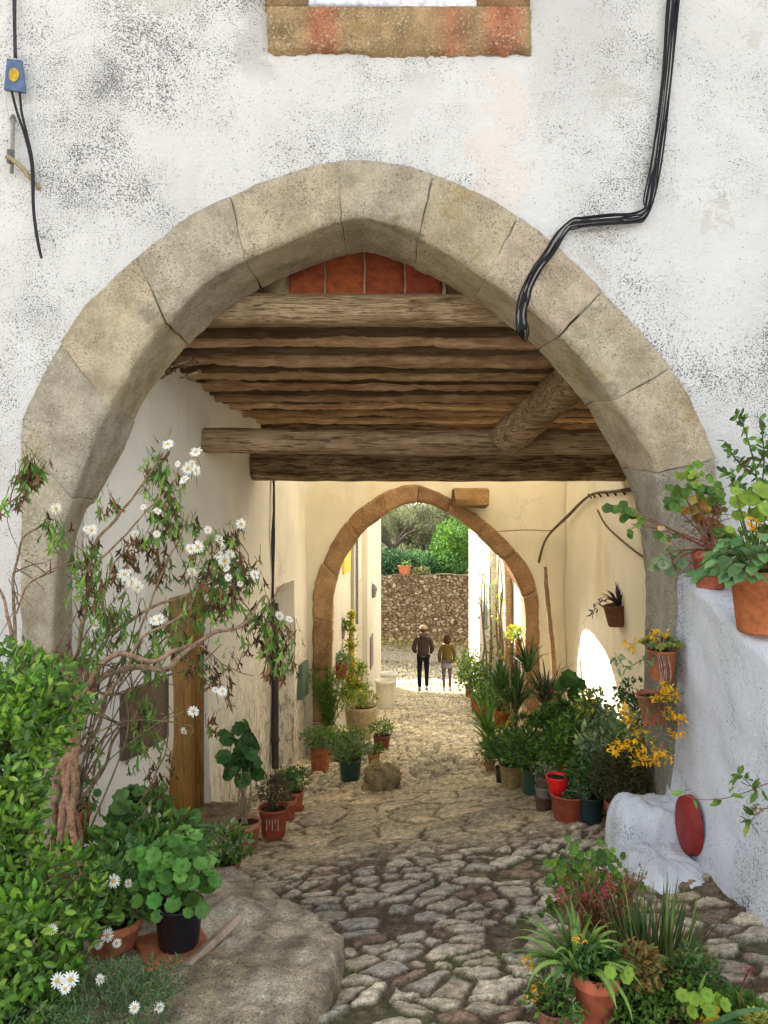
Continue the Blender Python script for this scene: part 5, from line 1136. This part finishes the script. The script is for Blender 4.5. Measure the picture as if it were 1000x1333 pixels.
for pts in ([(1040,1015,3.3),(1000,1020,3.3),(975,1030,3.3),(940,1040,3.28),(905,1040,3.28),(888,1030,3.28)],[(1040,1060,3.3),(1000,1052,3.3),(980,1065,3.3),(975,1080,3.3)],[(985,1030,3.3),(970,1015,3.3),(960,1008,3.3)]): trail(L, S, [P(*q) for q in pts], 13, .055, [(.16,.28,.05),(.10,.2,.04),(.22,.3,.06)], .0028, (.30,.2,.12), W=.5, spread=.02)
for k in range(8): leaf(L, P(985,1052,3.28)+rdir()*.02, rdir(), .03, .025, (.45,.28,.12))
L.build('foliage', M['leaf'], vt, smooth=False); S.build('stems', M['bark'], vt)
# ---- foreground right
p = Plant('potted_agave', 'tall terracotta pot with arching strap leaves in the right foreground beside the cobbles', 'potted plant', 776, 1365, 62, 84, 'classic', (.50,.14,.07), d=2.42)
f_strap(p.L, P(752,1265,2.55), 40, .24, .024, [(.14,.25,.05),(.10,.19,.05),(.2,.3,.06)], 1.6, 1.3); f_strap(p.L, P(752,1268,2.5), 18, .24, .026, [(.2,.32,.06)], 2.4, 1.8)
f_bushy(p.L, p.S, P(772,1272,2.5), .10, .06, 420, .035, DARKG, .4); p.fin()
p = Plant('flowering_shrub', 'airy red and pink flowered plant with reddish stems in the right foreground', 'potted plant', 790, 1275, 50, 40, 'classic', (.42,.14,.07), d=2.9)
for i in range(150):
    e = P(R.uniform(725,840), R.uniform(1130,1250), 2.98+R.uniform(-.12,.12)); cc = cr([p.top+V((R.uniform(-.05,.05),0,-.02)), p.top.lerp(e,.5)+rdir()*.03, e], 5); tube(p.S, cc, [.004,.0015], 4, vary((.30,.12,.06)))
    for q in cc[2:]:
        for k in range(4): leaf(p.L, q+rdir()*.012, rdir(.2), R.uniform(.012,.03), .007, vary(R.choice([(.16,.2,.05),(.3,.12,.06),(.1,.17,.05),(.35,.09,.05)]),.2))
for (x,y,c) in [(788,1155,(.55,.05,.11)),(758,1178,(.6,.05,.13)),(726,1165,(.5,.12,.16)),(780,1210,(.55,.03,.02)),(790,1212,(.6,.04,.02)),(790,1225,(.55,.03,.02)),(766,1170,(.5,.05,.1)),(800,1180,(.4,.05,.05)),(825,1265,(.5,.04,.03)),(755,1195,(.5,.1,.1))]:
    p.cut()
    for k in range(22): leaf(p.F, P(x,y,2.95)+V((R.gauss(0,.012),R.gauss(0,.01),R.gauss(0,.02))), rdir(), .020, .014, vary(c,.2))
p.fin()
p = Plant('potted_geranium', 'upright geranium with bright green lobed leaves behind the red flowered plant, right foreground', 'potted plant', 765, 1225, 44, 36, 'classic', (.4,.14,.08), d=3.12)
for (x,y,n) in [(735,1130,26),(752,1105,20),(760,1140,26),(728,1150,18),(780,1120,16),(792,1115,14),(798,1140,16),(770,1160,14),(740,1165,16),(810,1160,12),(725,1180,12)]:
    c0 = P(x,y,3.12+R.uniform(-.05,.05)); tube(p.S, cr([p.top, p.top.lerp(c0,.5)+V((.01,0,0)), c0], 5), [.005,.0025], 5, (.2,.16,.06))
    for k in range(n): roundleaf(p.L, c0+V((R.gauss(0,.026),R.gauss(0,.02),R.gauss(0,.022))), V((R.uniform(-.6,.6),-1,R.uniform(.1,1))), R.uniform(.010,.021), vary(R.choice(GREENS+BRIGHT[:1]),.2), 5)
p.fin('softleaf')
p = Plant('potted_agapanthus', 'clump of upright dark blade leaves against the foot of the whitewashed parapet', 'potted plant', 850, 1290, 50, 40, 'classic', (.4,.14,.08), d=2.75)
for i in range(130):
    a = R.uniform(-1,1); b = P(848+a*38+R.uniform(-12,12), 1285-R.uniform(0,20), 2.78+R.uniform(-.12,.1)); strap(p.L, b, V((a*.3+R.uniform(-.2,.2), R.uniform(-.2,.2), 1)), R.uniform(.18,.36), R.uniform(.008,.015), vary(R.choice([(.09,.17,.06),(.06,.12,.04),(.14,.2,.05),(.16,.14,.06)]),.2), R.uniform(.1,.9), 7)
p.fin()
p = Plant('potted_marigold', 'low plant with orange yellow blooms at the very bottom edge beside the cobbles', 'potted plant', 722, 1362, 50, 36, 'bowl', (.3,.12,.08), d=2.42)
for (x,y,n) in [(686,1253,22),(702,1285,26),(712,1290,26),(690,1298,20),(735,1310,24),(722,1318,20),(755,1222,14),(722,1295,14)]:
    p.cut()
    for k in range(n): leaf(p.F, P(x,y,2.5)+rdir()*.016, rdir(.2), .018, .008, vary((.85,.42,.03),.15))
    tube(p.S, cr([p.top, p.top.lerp(P(x,y,2.5),.6), P(x,y,2.5)], 4), .002, 4, (.12,.18,.05))
f_bushy(p.L, p.S, P(724,1325,2.46), .10, .05, 320, .03, DARKG+GREENS, .4); f_bushy(p.L, p.S, P(722,1285,2.55), .08, .04, 120, .03, GREYG, .4); p.fin()
p = Plant('mixed_planting', 'dense low green plants with small leaves at the foot of the parapet, bottom right', 'planter', 860, 1395, 150, 60, 'bowl', (.35,.13,.07), d=2.2, z=gz(.9,2.3)-.05)
for (x,y,rx,rz,n,cols,Lf) in [(820,1310,.13,.09,700,GREENS+DARKG,.03),(880,1290,.12,.07,420,GREENS+[(.2,.16,.06)],.028),(850,1350,.2,.09,700,GREENS+DARKG,.04),(905,1275,.09,.10,300,DARKG+[(.16,.15,.05)],.022),(945,1330,.14,.05,260,GREENS,.05),(830,1262,.08,.08,260,[(.25,.16,.05),(.14,.18,.05)],.024)]: f_bushy(p.L, p.S, P(x,y,2.5)-V((0,0,rz*.7)), rx, rz, int(n*2.6), Lf*1.0, cols, .5, gap=.4, low=-.5)
for (x,y) in ((905,1302),(915,1312),(926,1300),(900,1316),(912,1290),(890,1306),(925,1312),(935,1303),(800,1262),(812,1258),(806,1270)): roundleaf(p.L, P(x,y,2.35)+rdir()*.02, V((R.uniform(-.6,.6),-1,R.uniform(.2,1.2))), .022, vary((.26,.42,.05),.15))
for (x,y) in ((925,1318),(935,1325),(918,1325)):
    p.cut()
    for k in range(14): leaf(p.F, P(x,y,2.4)+rdir()*.015, rdir(), .025, .014, vary((.8,.62,.04),.1))
p.cut(); daisy(p.F, P(895,1260,2.6), V((0,-1,.3)), .012)
strap(p.L, P(905,1330,2.4), V((.2,0,1)), .16, .03, (.2,.32,.06), .5); strap(p.L, P(915,1345,2.35), V((.9,-.1,.6)), .22, .035, (.10,.2,.08), .6); strap(p.L, P(890,1345,2.35), V((1,-.1,.35)), .2, .03, (.08,.16,.06), .4)
p.fin('softleaf')
p = Plant('potted_succulent', 'round yellow green succulent rosettes at the bottom right corner', 'potted plant', 990, 1385, 70, 50, 'bowl', (.4,.15,.08), d=2.35, z=CH-1.80)
for (x,y) in ((968,1325),(980,1320),(992,1322),(985,1332),(972,1336),(1002,1330)): rosette(p.L, P(x,y,2.42), V((0,-.6,1)), .028, (.36,.38,.08), 14)
tube(p.S, cr([P(960,1335,2.45), P(965,1290,2.5), P(975,1262,2.5)], 5), .0025, 4, (.25,.10,.08))
for k in range(26): leaf(p.F, P(975,1258,2.5)+V((R.gauss(0,.01),R.gauss(0,.01),R.gauss(0,.022))), rdir(.3), .014, .006, vary((.40,.08,.12)))
p.fin()
# ---- street beyond the inner arch
p = Plant('white_barrel', 'white plastic barrel standing at the wall on the left beyond the inner arch', 'barrel', 501, 926, 25, 38, 'barrel', (.78,.74,.62), 'plastic', d=16.2, z=None); p.fin()
p = Plant('white_barrel', 'second white barrel with a flat lid, directly behind the front one', 'barrel', 506, 914, 22, 38, 'barrel', (.8,.8,.76), 'plastic', d=17.4, z=None); p.fin()
SP = 'flower pots along the street beyond the inner arch'
def street(name, label, px, py, w, h, rx, rz, n, cols, col=TERRAO, d=None, z=None, L=.09, mat='terra'):
    p = Plant(name, label, 'potted plant', px, py, w, h, 'plain', col, mat, d=d, z=z, group=SP); f_bushy(p.L, p.S, p.top, rx, rz, n, L, cols, .5, gap=.45, low=-.3); p.fin(); return p
street('potted_shrub', 'pot with bright light green bush nearest the woman, right of the lane', 611, 900, 12, 16, .38, .50, 700, YEL+BRIGHT, d=18.6)
street('potted_shrub', 'orange pot with green bush just beyond the inner arch on the right', 621, 912, 18, 18, .42, .42, 700, GREENS+BRIGHT, d=15.6)
street('potted_shrub', 'tilted orange clay pot on the ground in front of the row beyond the arch', 628, 926, 20, 22, .2, .12, 160, GREENS, d=14.2)
street('potted_shrub', 'dark bush in a red pot behind the inner arch right foot', 652, 935, 20, 22, .4, .35, 700, DARKG+GREENS, col=TERRAR, d=13.)
street('hanging_pot', 'orange pot fixed high on the right house wall beyond the arch', 678, 857, 16, 22, .22, .16, 220, YEL, d=12.2, z=CH+(666.5-857)/1000*12.2)
street('hanging_pot', 'grey beige trough with small green plants hanging left beyond the arch', 442, 833, 17, 15, .18, .08, 120, GREENS, col=(.38,.34,.28), d=12.8, z=CH+(666.5-833)/1000*12.8)
street('hanging_pot', 'red basket pot hanging on the left house wall beyond the arch', 443, 885, 21, 19, .16, .10, 120, GREYG, col=(.3,.03,.03), d=12.0, z=CH+(666.5-885)/1000*12.0, mat='plastic')
vn_ = empty('climbing_vine', V((xs_(13)+.15, 13, gz(-.5,13))), 'yellow leaved climber rising up the left house wall beyond the inner arch', 'vine')
L, S = MB(), MB()
for (x,y,r,n) in [(458,800,.10,60),(458,820,.12,90),(456,840,.14,110),(456,862,.17,150),(458,885,.24,240),(466,895,.25,240),(448,905,.25,200),(470,870,.15,90)]:
    for i in range(n): leaf(L, P(x,y,12.9)+rdir()*r*R.random(), rdir(.2), R.uniform(.05,.09), .05, vary(R.choice(YEL+[(.6,.42,.03)] if x == 456 or x == 458 else YEL+BRIGHT),.2))
tube(S, cr([V((xs_(13)+.2,13,gz(-.5,13))), P(456,870,13), P(458,795,13)], 5), .03, 6, (.5,.33,.05))
L.build('foliage', M['softleaf'], vn_, smooth=False); S.build('stems', M['bark'], vn_)
vn_ = empty('climbing_vine', V((xrr(15)-.1, 15, gz(2,15))), 'sparse dry climber spreading over the sunlit right house wall', 'vine')
L, S = MB(), MB()
for i in range(9):
    s0 = R.uniform(12.5,18); z0 = gz(2.1,s0); q = [V((xrr(s0)-.05, s0, z0))]
    for k in range(6): q.append(q[-1]+V((0, R.uniform(-.5,.5), R.uniform(.25,.65)))); q[-1].x = xrr(q[-1].y)-.07
    c = cr(q, 4); tube(S, c, [.03,.012], 5, vary((.2,.13,.08)))
    for k in range(40): leaf(L, R.choice(c)+rdir()*.15, rdir(-.2), .10, .06, vary(R.choice(GREENS+YEL+[(.25,.15,.1)]),.2))
L.build('foliage', M['softleaf'], vn_, smooth=False); S.build('stems', M['bark'], vn_)
# pot and bushes above the stone wall
p = Plant('garden_pot', 'terracotta pot standing on top of the stone wall at the end of the street', 'pot', 527, 752, 18, 12, 'plain', (.45,.16,.08), d=26.3, z=CH-2.16)
f_bushy(p.L, p.S, p.top, .2, .12, 60, .1, GREENS, .5); p.fin()
WB = 'bushes growing above the stone wall'
def bush(name, label, px, py, d, rx, rz, n, cols, Lf=.14, group=WB, gap=.4, cat='bush'):
    c = P(px, py, d); rt = empty(name, c-V((0,0,rz)), label, cat, group); L, S = MB(), MB()
    f_bushy(L, S, c-V((0,0,rz*.8)), rx, rz, n, Lf, cols, .6, low=-.9, gap=gap, clump=3.5, sc=(.12,.09,.06)); L.build('foliage', M['softleaf'], rt, smooth=False); S.build('stems', M['bark'], rt)
bush('ivy_bush', 'dark green leafy bush above the wall, at its left end beside the terracotta pot', 508, 735, 27.6, .8, .55, 1600, [(.05,.12,.06),(.08,.17,.08),(.04,.09,.05)])
bush('ivy_bush', 'blue green leafy bush above the middle of the wall, behind the man', 545, 735, 27.8, .8, .5, 1700, [(.08,.18,.08),(.12,.24,.11),(.06,.13,.06)])
bush('ivy_bush', 'green leafy bush above the wall, straight over the woman', 578, 738, 27.8, .8, .5, 1700, [(.08,.2,.05),(.12,.26,.07),(.05,.13,.04)])
bush('laurel_bush', 'tall bright green bush above the right end of the stone wall', 592, 712, 28.6, .9, 1.1, 2600, [(.10,.22,.04),(.14,.28,.05),(.07,.16,.03)])
bush('pale_shrub', 'small pale yellowish shrub above the wall right of the pot', 548, 748, 26.9, .35, .28, 300, [(.4,.38,.2),(.3,.3,.15)], .1)
bush('ivy_bush', 'dark bush above the stone wall, hidden behind the left street house', 470, 730, 28, 1., .7, 700, DARKG); bush('ivy_bush', 'green bush above the stone wall, hidden behind the right street house', 640, 720, 28.5, 1.3, 1.0, 900, GREENS)
def tree(label, px, d, H, cr_, n, cols, Lf, seed):
    x = (px-500)/1000*d; z0 = CH-2.45+max(d-27.2,0)*.07; b = V((x,d,z0-.3)); rt = empty('olive_tree', b, label, 'tree', 'grey green trees on the slope behind the stone wall'); L, S = MB(), MB()
    t = b+V((R.uniform(-.3,.3),0,H*.20)); tube(S, cr([b, b.lerp(t,.5)+V((R.uniform(-.15,.15),0,0)), t], 6), [.26,.14], 9, (.16,.13,.10)); tips = []
    for i in range(11):
        dd = rdir(.35); e = t+V((dd.x*cr_*.8, dd.y*cr_*.8, dd.z*H*.33+.25)); tube(S, cr([t, t.lerp(e,.5)+V((0,0,.25)), e], 5), [.09,.02], 6, (.16,.13,.10)); tips.append(e)
        for k in range(3): e2 = e+rdir(.2)*cr_*.4; tube(S, [t.lerp(e,.7), e2], [.03,.01], 4, (.16,.13,.10)); tips.append(e2)
    per = n//len(tips)
    for e in tips:
        r = cr_*R.uniform(.25,.42)
        for k in range(per): q = e+rdir()*r*R.random()**.5; w = noise.noise(q*1.5); leaf(L, q, rdir(.1), Lf*R.uniform(.6,1.3), Lf*.4, vary(cols[int(min(len(cols)-1,max(0,(w+.5)*len(cols))))],.3))
    L.build('crown', M['softleaf'], rt, smooth=False); S.build('trunk', M['bark'], rt)
OL = [(.08,.09,.05),(.14,.15,.09),(.20,.21,.14),(.26,.27,.19)]
tree('grey green olive tree left on the slope above the stone wall', 508, 33, 3.9, 2.0, 11000, OL, .15, 1)
tree('grey green olive tree at the centre of the slope above the stone wall', 548, 36, 3.7, 2.2, 11000, OL, .16, 2)
tree('sparse pale olive tree right on the slope, sky showing through its crown', 596, 38, 3.3, 2.0, 6000, OL[1:], .15, 3)
tree('taller dark tree furthest up the slope behind the olive trees', 535, 44, 4.6, 2.8, 8000, [(.06,.08,.04),(.10,.12,.07),(.15,.17,.11)], .2, 4)
# ---- people
def skinmesh(name, verts, edges, mat, parent, col, sub=2):
    me = bpy.data.meshes.new(name); o0 = world_loc(parent); me.from_pydata([tuple(V(v[0])-o0) for v in verts], edges, [])
    o = bpy.data.objects.new(name, me); COL.objects.link(o); o.parent = parent; m = o.modifiers.new('Skin', 'SKIN'); m.use_smooth_shade = True
    for i, v in enumerate(verts): sv_ = me.skin_vertices[0].data[i]; r = v[1]; sv_.radius = r if isinstance(r, tuple) else (r, r); sv_.use_root = (i == 0)
    s_ = o.modifiers.new('Subdivision', 'SUBSURF'); s_.levels = sub; s_.render_levels = sub
    dg = bpy.context.evaluated_depsgraph_get(); ev = bpy.data.meshes.new_from_object(o.evaluated_get(dg)); o.modifiers.clear(); o.data = ev
    ca = ev.color_attributes.get('Col') or ev.color_attributes.new('Col', 'FLOAT_COLOR', 'POINT')
    c = np.ones((len(ev.vertices),4), dtype=np.float32); c[:, :3] = col; ca.data.foreach_set('color', c.ravel()); ev.materials.clear(); ev.materials.append(mat)
    ev.polygons.foreach_set('use_smooth', [True]*len(ev.polygons)); return o
def person(px, py, d, H, label, female):
    k = H/1.75; x = (px-500)/1000*d; b = V((x, d, gz(x,d)+.01)); root = empty('person', b, label, 'person', None)
    def q(X, Y, Z): return b+V((X*k, Y*k, Z*k))
    SK = (.5,.30,.2)
    st_ = .10                                     # stride
    LA, RA = q(-.10,-st_,.09), q(.10,st_,.07); LK, RK = q(-.10,.03,.49), q(.10,.10,.49); LH, RH = q(-.085,0,.90), q(.085,0,.90)
    if female: elb = (q(-.24,.02,1.10), q(.24,.02,1.10)); wr = (q(-.22,.10,.86), q(.24,.10,.86))
    else: elb = (q(-.26,-.04,1.12), q(.25,-.02,1.12)); wr = (q(-.19,.16,1.00), q(.20,.15,.98))
    v = [(q(0,0,.95),(.13*k,.10*k)),(q(0,0,1.15),(.12*k,.09*k)),(q(0,0,1.36),(.14*k,.09*k)),(q(0,0,1.48),.055*k),(q(0,.0,1.57),(.06*k,.07*k)),(q(0,.01,1.64),(.078*k,.095*k)),(q(0,.01,1.71),(.06*k,.07*k)),
         (LH,.085*k),(LK,.055*k),(LA,.035*k),(LA+V((0,.13*k,-.05*k)),(.035*k,.02*k)),(RH,.085*k),(RK,.055*k),(RA,.035*k),(RA+V((0,.13*k,-.03*k)),(.035*k,.02*k)),
         (q(-.17,0,1.40),.055*k),(elb[0],.042*k),(wr[0],.026*k),(q(.17,0,1.40),.055*k),(elb[1],.042*k),(wr[1],.026*k),(q(0,.10,1.61),(.012*k,.015*k)),(q(-.075,0,1.62),(.008*k,.02*k)),(q(.075,0,1.62),(.008*k,.02*k))]
    e = [(0,1),(1,2),(2,3),(3,4),(4,5),(5,6),(0,7),(7,8),(8,9),(9,10),(0,11),(11,12),(12,13),(13,14),(2,15),(15,16),(16,17),(2,18),(18,19),(19,20),(4,21),(4,22),(4,23)]
    for w_, sg in ((17,-1),(20,1)):               # palm, four fingers and a thumb
        dirv = (V(v[w_][0])-V(v[w_-1][0])).normalized(); pc = V(v[w_][0])+dirv*.05*k; v.append((pc,(.036*k,.016*k))); pi = len(v)-1; e.append((w_,pi)); side = dirv.cross(V((1,0,0))).normalized()
        for f in range(4):
            a = pc+dirv*.05*k+side*(f-1.5)*.019*k; l = (.055,.065,.06,.045)[f]*k; v.append((a,.009*k)); e.append((pi,len(v)-1)); v.append((a+dirv*l*.9+V((-sg*.012*k,0,0)),.007*k)); e.append((len(v)-2,len(v)-1))
        v.append((pc+side*-.045*k+dirv*.02*k,.010*k)); e.append((pi,len(v)-1))
    skinmesh('body', v, e, M['skin'], root, SK)
    tc = (.10,.07,.10) if female else (.008,.008,.010)
    tr = [(q(0,0,.97),(.145*k,.115*k)),(LH,.098*k),(LK,(.066 if not female else .058)*k),(LA+V((0,0,.02*k)),(.055 if not female else .042)*k),(RH,.098*k),(RK,(.066 if not female else .058)*k),(RA+V((0,0,.02*k)),(.055 if not female else .042)*k)]
    skinmesh('trousers', tr, [(0,1),(1,2),(2,3),(0,4),(4,5),(5,6)], M['cloth'], root, tc)
    for A in (LA, RA):
        sc_ = (.35,.33,.32) if female else (.12,.11,.11); skinmesh('shoe', [(A+V((0,-.03*k,-.04*k)),(.048*k,.045*k)),(A+V((0,.08*k,-.052*k)),(.046*k,.032*k)),(A+V((0,.17*k,-.06*k)),(.038*k,.022*k))], [(0,1),(1,2)], M['cloth'], root, sc_)
    jc = (.095,.065,.016) if female else (.045,.03,.026)
    if female: ja = [(q(0,0,1.20),(.165*k,.125*k)),(q(0,0,1.36),(.165*k,.12*k)),(q(0,0,1.45),(.09*k,.075*k)),(q(0,0,1.0),(.185*k,.14*k)),(q(0,0,.84),(.20*k,.15*k))]
    else: ja = [(q(0,0,1.20),(.175*k,.125*k)),(q(0,0,1.37),(.195*k,.125*k)),(q(0,0,1.46),(.10*k,.085*k)),(q(0,0,1.03),(.165*k,.125*k)),(q(0,0,.92),(.165*k,.125*k))]
    n0 = len(ja); ja += [(q(-.18,0,1.385),.080*k),(elb[0],.066*k),(wr[0],.048*k),(q(.18,0,1.385),.080*k),(elb[1],.066*k),(wr[1],.048*k)]
    skinmesh('jacket', ja, [(0,1),(1,2),(0,3),(3,4),(1,n0),(n0,n0+1),(n0+1,n0+2),(1,n0+3),(n0+3,n0+4),(n0+4,n0+5)], M['cloth'], root, jc)
    if female:
        mb = MB(); lathe(mb, [(.19*k,.0),(.20*k,-.10*k),(.195*k,-.16*k),(.18*k,-.155*k)], q(0,0,.88), 22, (.20,.19,.22), 1, .75, .03); mb.build('skirt', M['cloth'], root)
        mb = MB(); blob(mb, q(0,-.015,1.60), (.125*k,.12*k,.165*k), (.045,.022,.012), .10, 3, 26, 2.3, 3); mb.v = [(a,b_-(0 if c_ > q(0,0,1.62).z else .01),c_) for a,b_,c_ in mb.v]; mb.build('hair', M['cloth'], root)
    else:
        mb = MB(); blob(mb, q(0,-.085,1.50), (.125*k,.075*k,.075*k), (.08,.05,.04), .10, 3, 22, 2.3, 5); mb.build('hood', M['cloth'], root)
        mb = MB(); blob(mb, q(0,-.005,1.635), (.088*k,.098*k,.09*k), (.05,.035,.025), .05, 3, 20, 2.1, 2); mb.build('hair', M['cloth'], root)
        mb = MB(); lathe(mb, [(.0,.085*k),(.05*k,.08*k),(.092*k,.05*k),(.104*k,.0),(.108*k,-.012*k),(.10*k,-.012*k)], q(0,.0,1.675), 22, (.33,.22,.16), 1, 1.1); mb.add([q(-.07,.09,1.67),q(.07,.09,1.67),q(.05,.18,1.655),q(-.05,.18,1.655),q(-.07,.09,1.66),q(.07,.09,1.66),q(.05,.18,1.645),q(-.05,.18,1.645)], [(0,1,2,3),(7,6,5,4),(2,6,7,3),(0,3,7,4),(1,5,6,2)], (.33,.22,.16)); mb.build('cap', M['cloth'], root)
        mb = MB(); lathe(mb, [(.158*k,0),(.162*k,-.03*k),(.150*k,-.03*k)], q(0,0,.955), 22, (.12,.11,.10), 1, .8); mb.build('shirt_hem', M['cloth'], root)
person(551, 900, 20.6, 1.76, 'man in dark hooded jacket, flat cap and black trousers walking away', False)
person(582, 899, 20.6, 1.52, 'woman with brown bob hair in olive jacket and grey skirt walking away', True)
SKYSAT=.22; EXPO=2.0
# ================================================================== LIGHT, CAMERA
sv = V((-1.6, 2.0, 1.5)).normalized()
el = math.asin(sv.z); az = math.atan2(sv.x, sv.y)
w = bpy.data.worlds.new('World'); scene.world = w; w.use_nodes = True
nt = w.node_tree; bg = nt.nodes['Background']; sky = nt.nodes.new('ShaderNodeTexSky'); sky.sky_type = 'NISHITA'; sky.sun_disc = False
sky.sun_elevation = el; sky.sun_rotation = az; sky.dust_density = 2.5; sky.ozone_density = .6; sky.air_density = 1.
hs = nt.nodes.new('ShaderNodeHueSaturation'); hs.inputs['Saturation'].default_value = SKYSAT
nt.links.new(sky.outputs[0], hs.inputs['Color']); nt.links.new(hs.outputs[0], bg.inputs[0]); bg.inputs[1].default_value = .15
sl = bpy.data.lights.new('sun', 'SUN'); sl.energy = 5.0; sl.angle = math.radians(.53); sl.color = (1, .94, .84)
so = bpy.data.objects.new('sun', sl); COL.objects.link(so); so.rotation_euler = sv.to_track_quat('Z', 'Y').to_euler(); so.location = (0,0,20)
cam = bpy.data.cameras.new('camera'); co = bpy.data.objects.new('camera', cam); COL.objects.link(co); scene.camera = co
cam.sensor_fit = 'VERTICAL'; cam.sensor_height = 36; cam.lens = 27; cam.clip_end = 1000; cam.clip_start = .05
co.location = (0,0,CH); co.rotation_euler = (math.radians(90),0,0)
scene.render.engine = 'CYCLES'
scene.cycles.max_bounces = 10; scene.cycles.diffuse_bounces = 7; scene.cycles.transparent_max_bounces = 8
vs_ = scene.view_settings; vs_.view_transform = 'Standard'; vs_.look = 'None'; vs_.gamma = 1; vs_.exposure = EXPO
scene.render.resolution_x = 768; scene.render.resolution_y = 1024
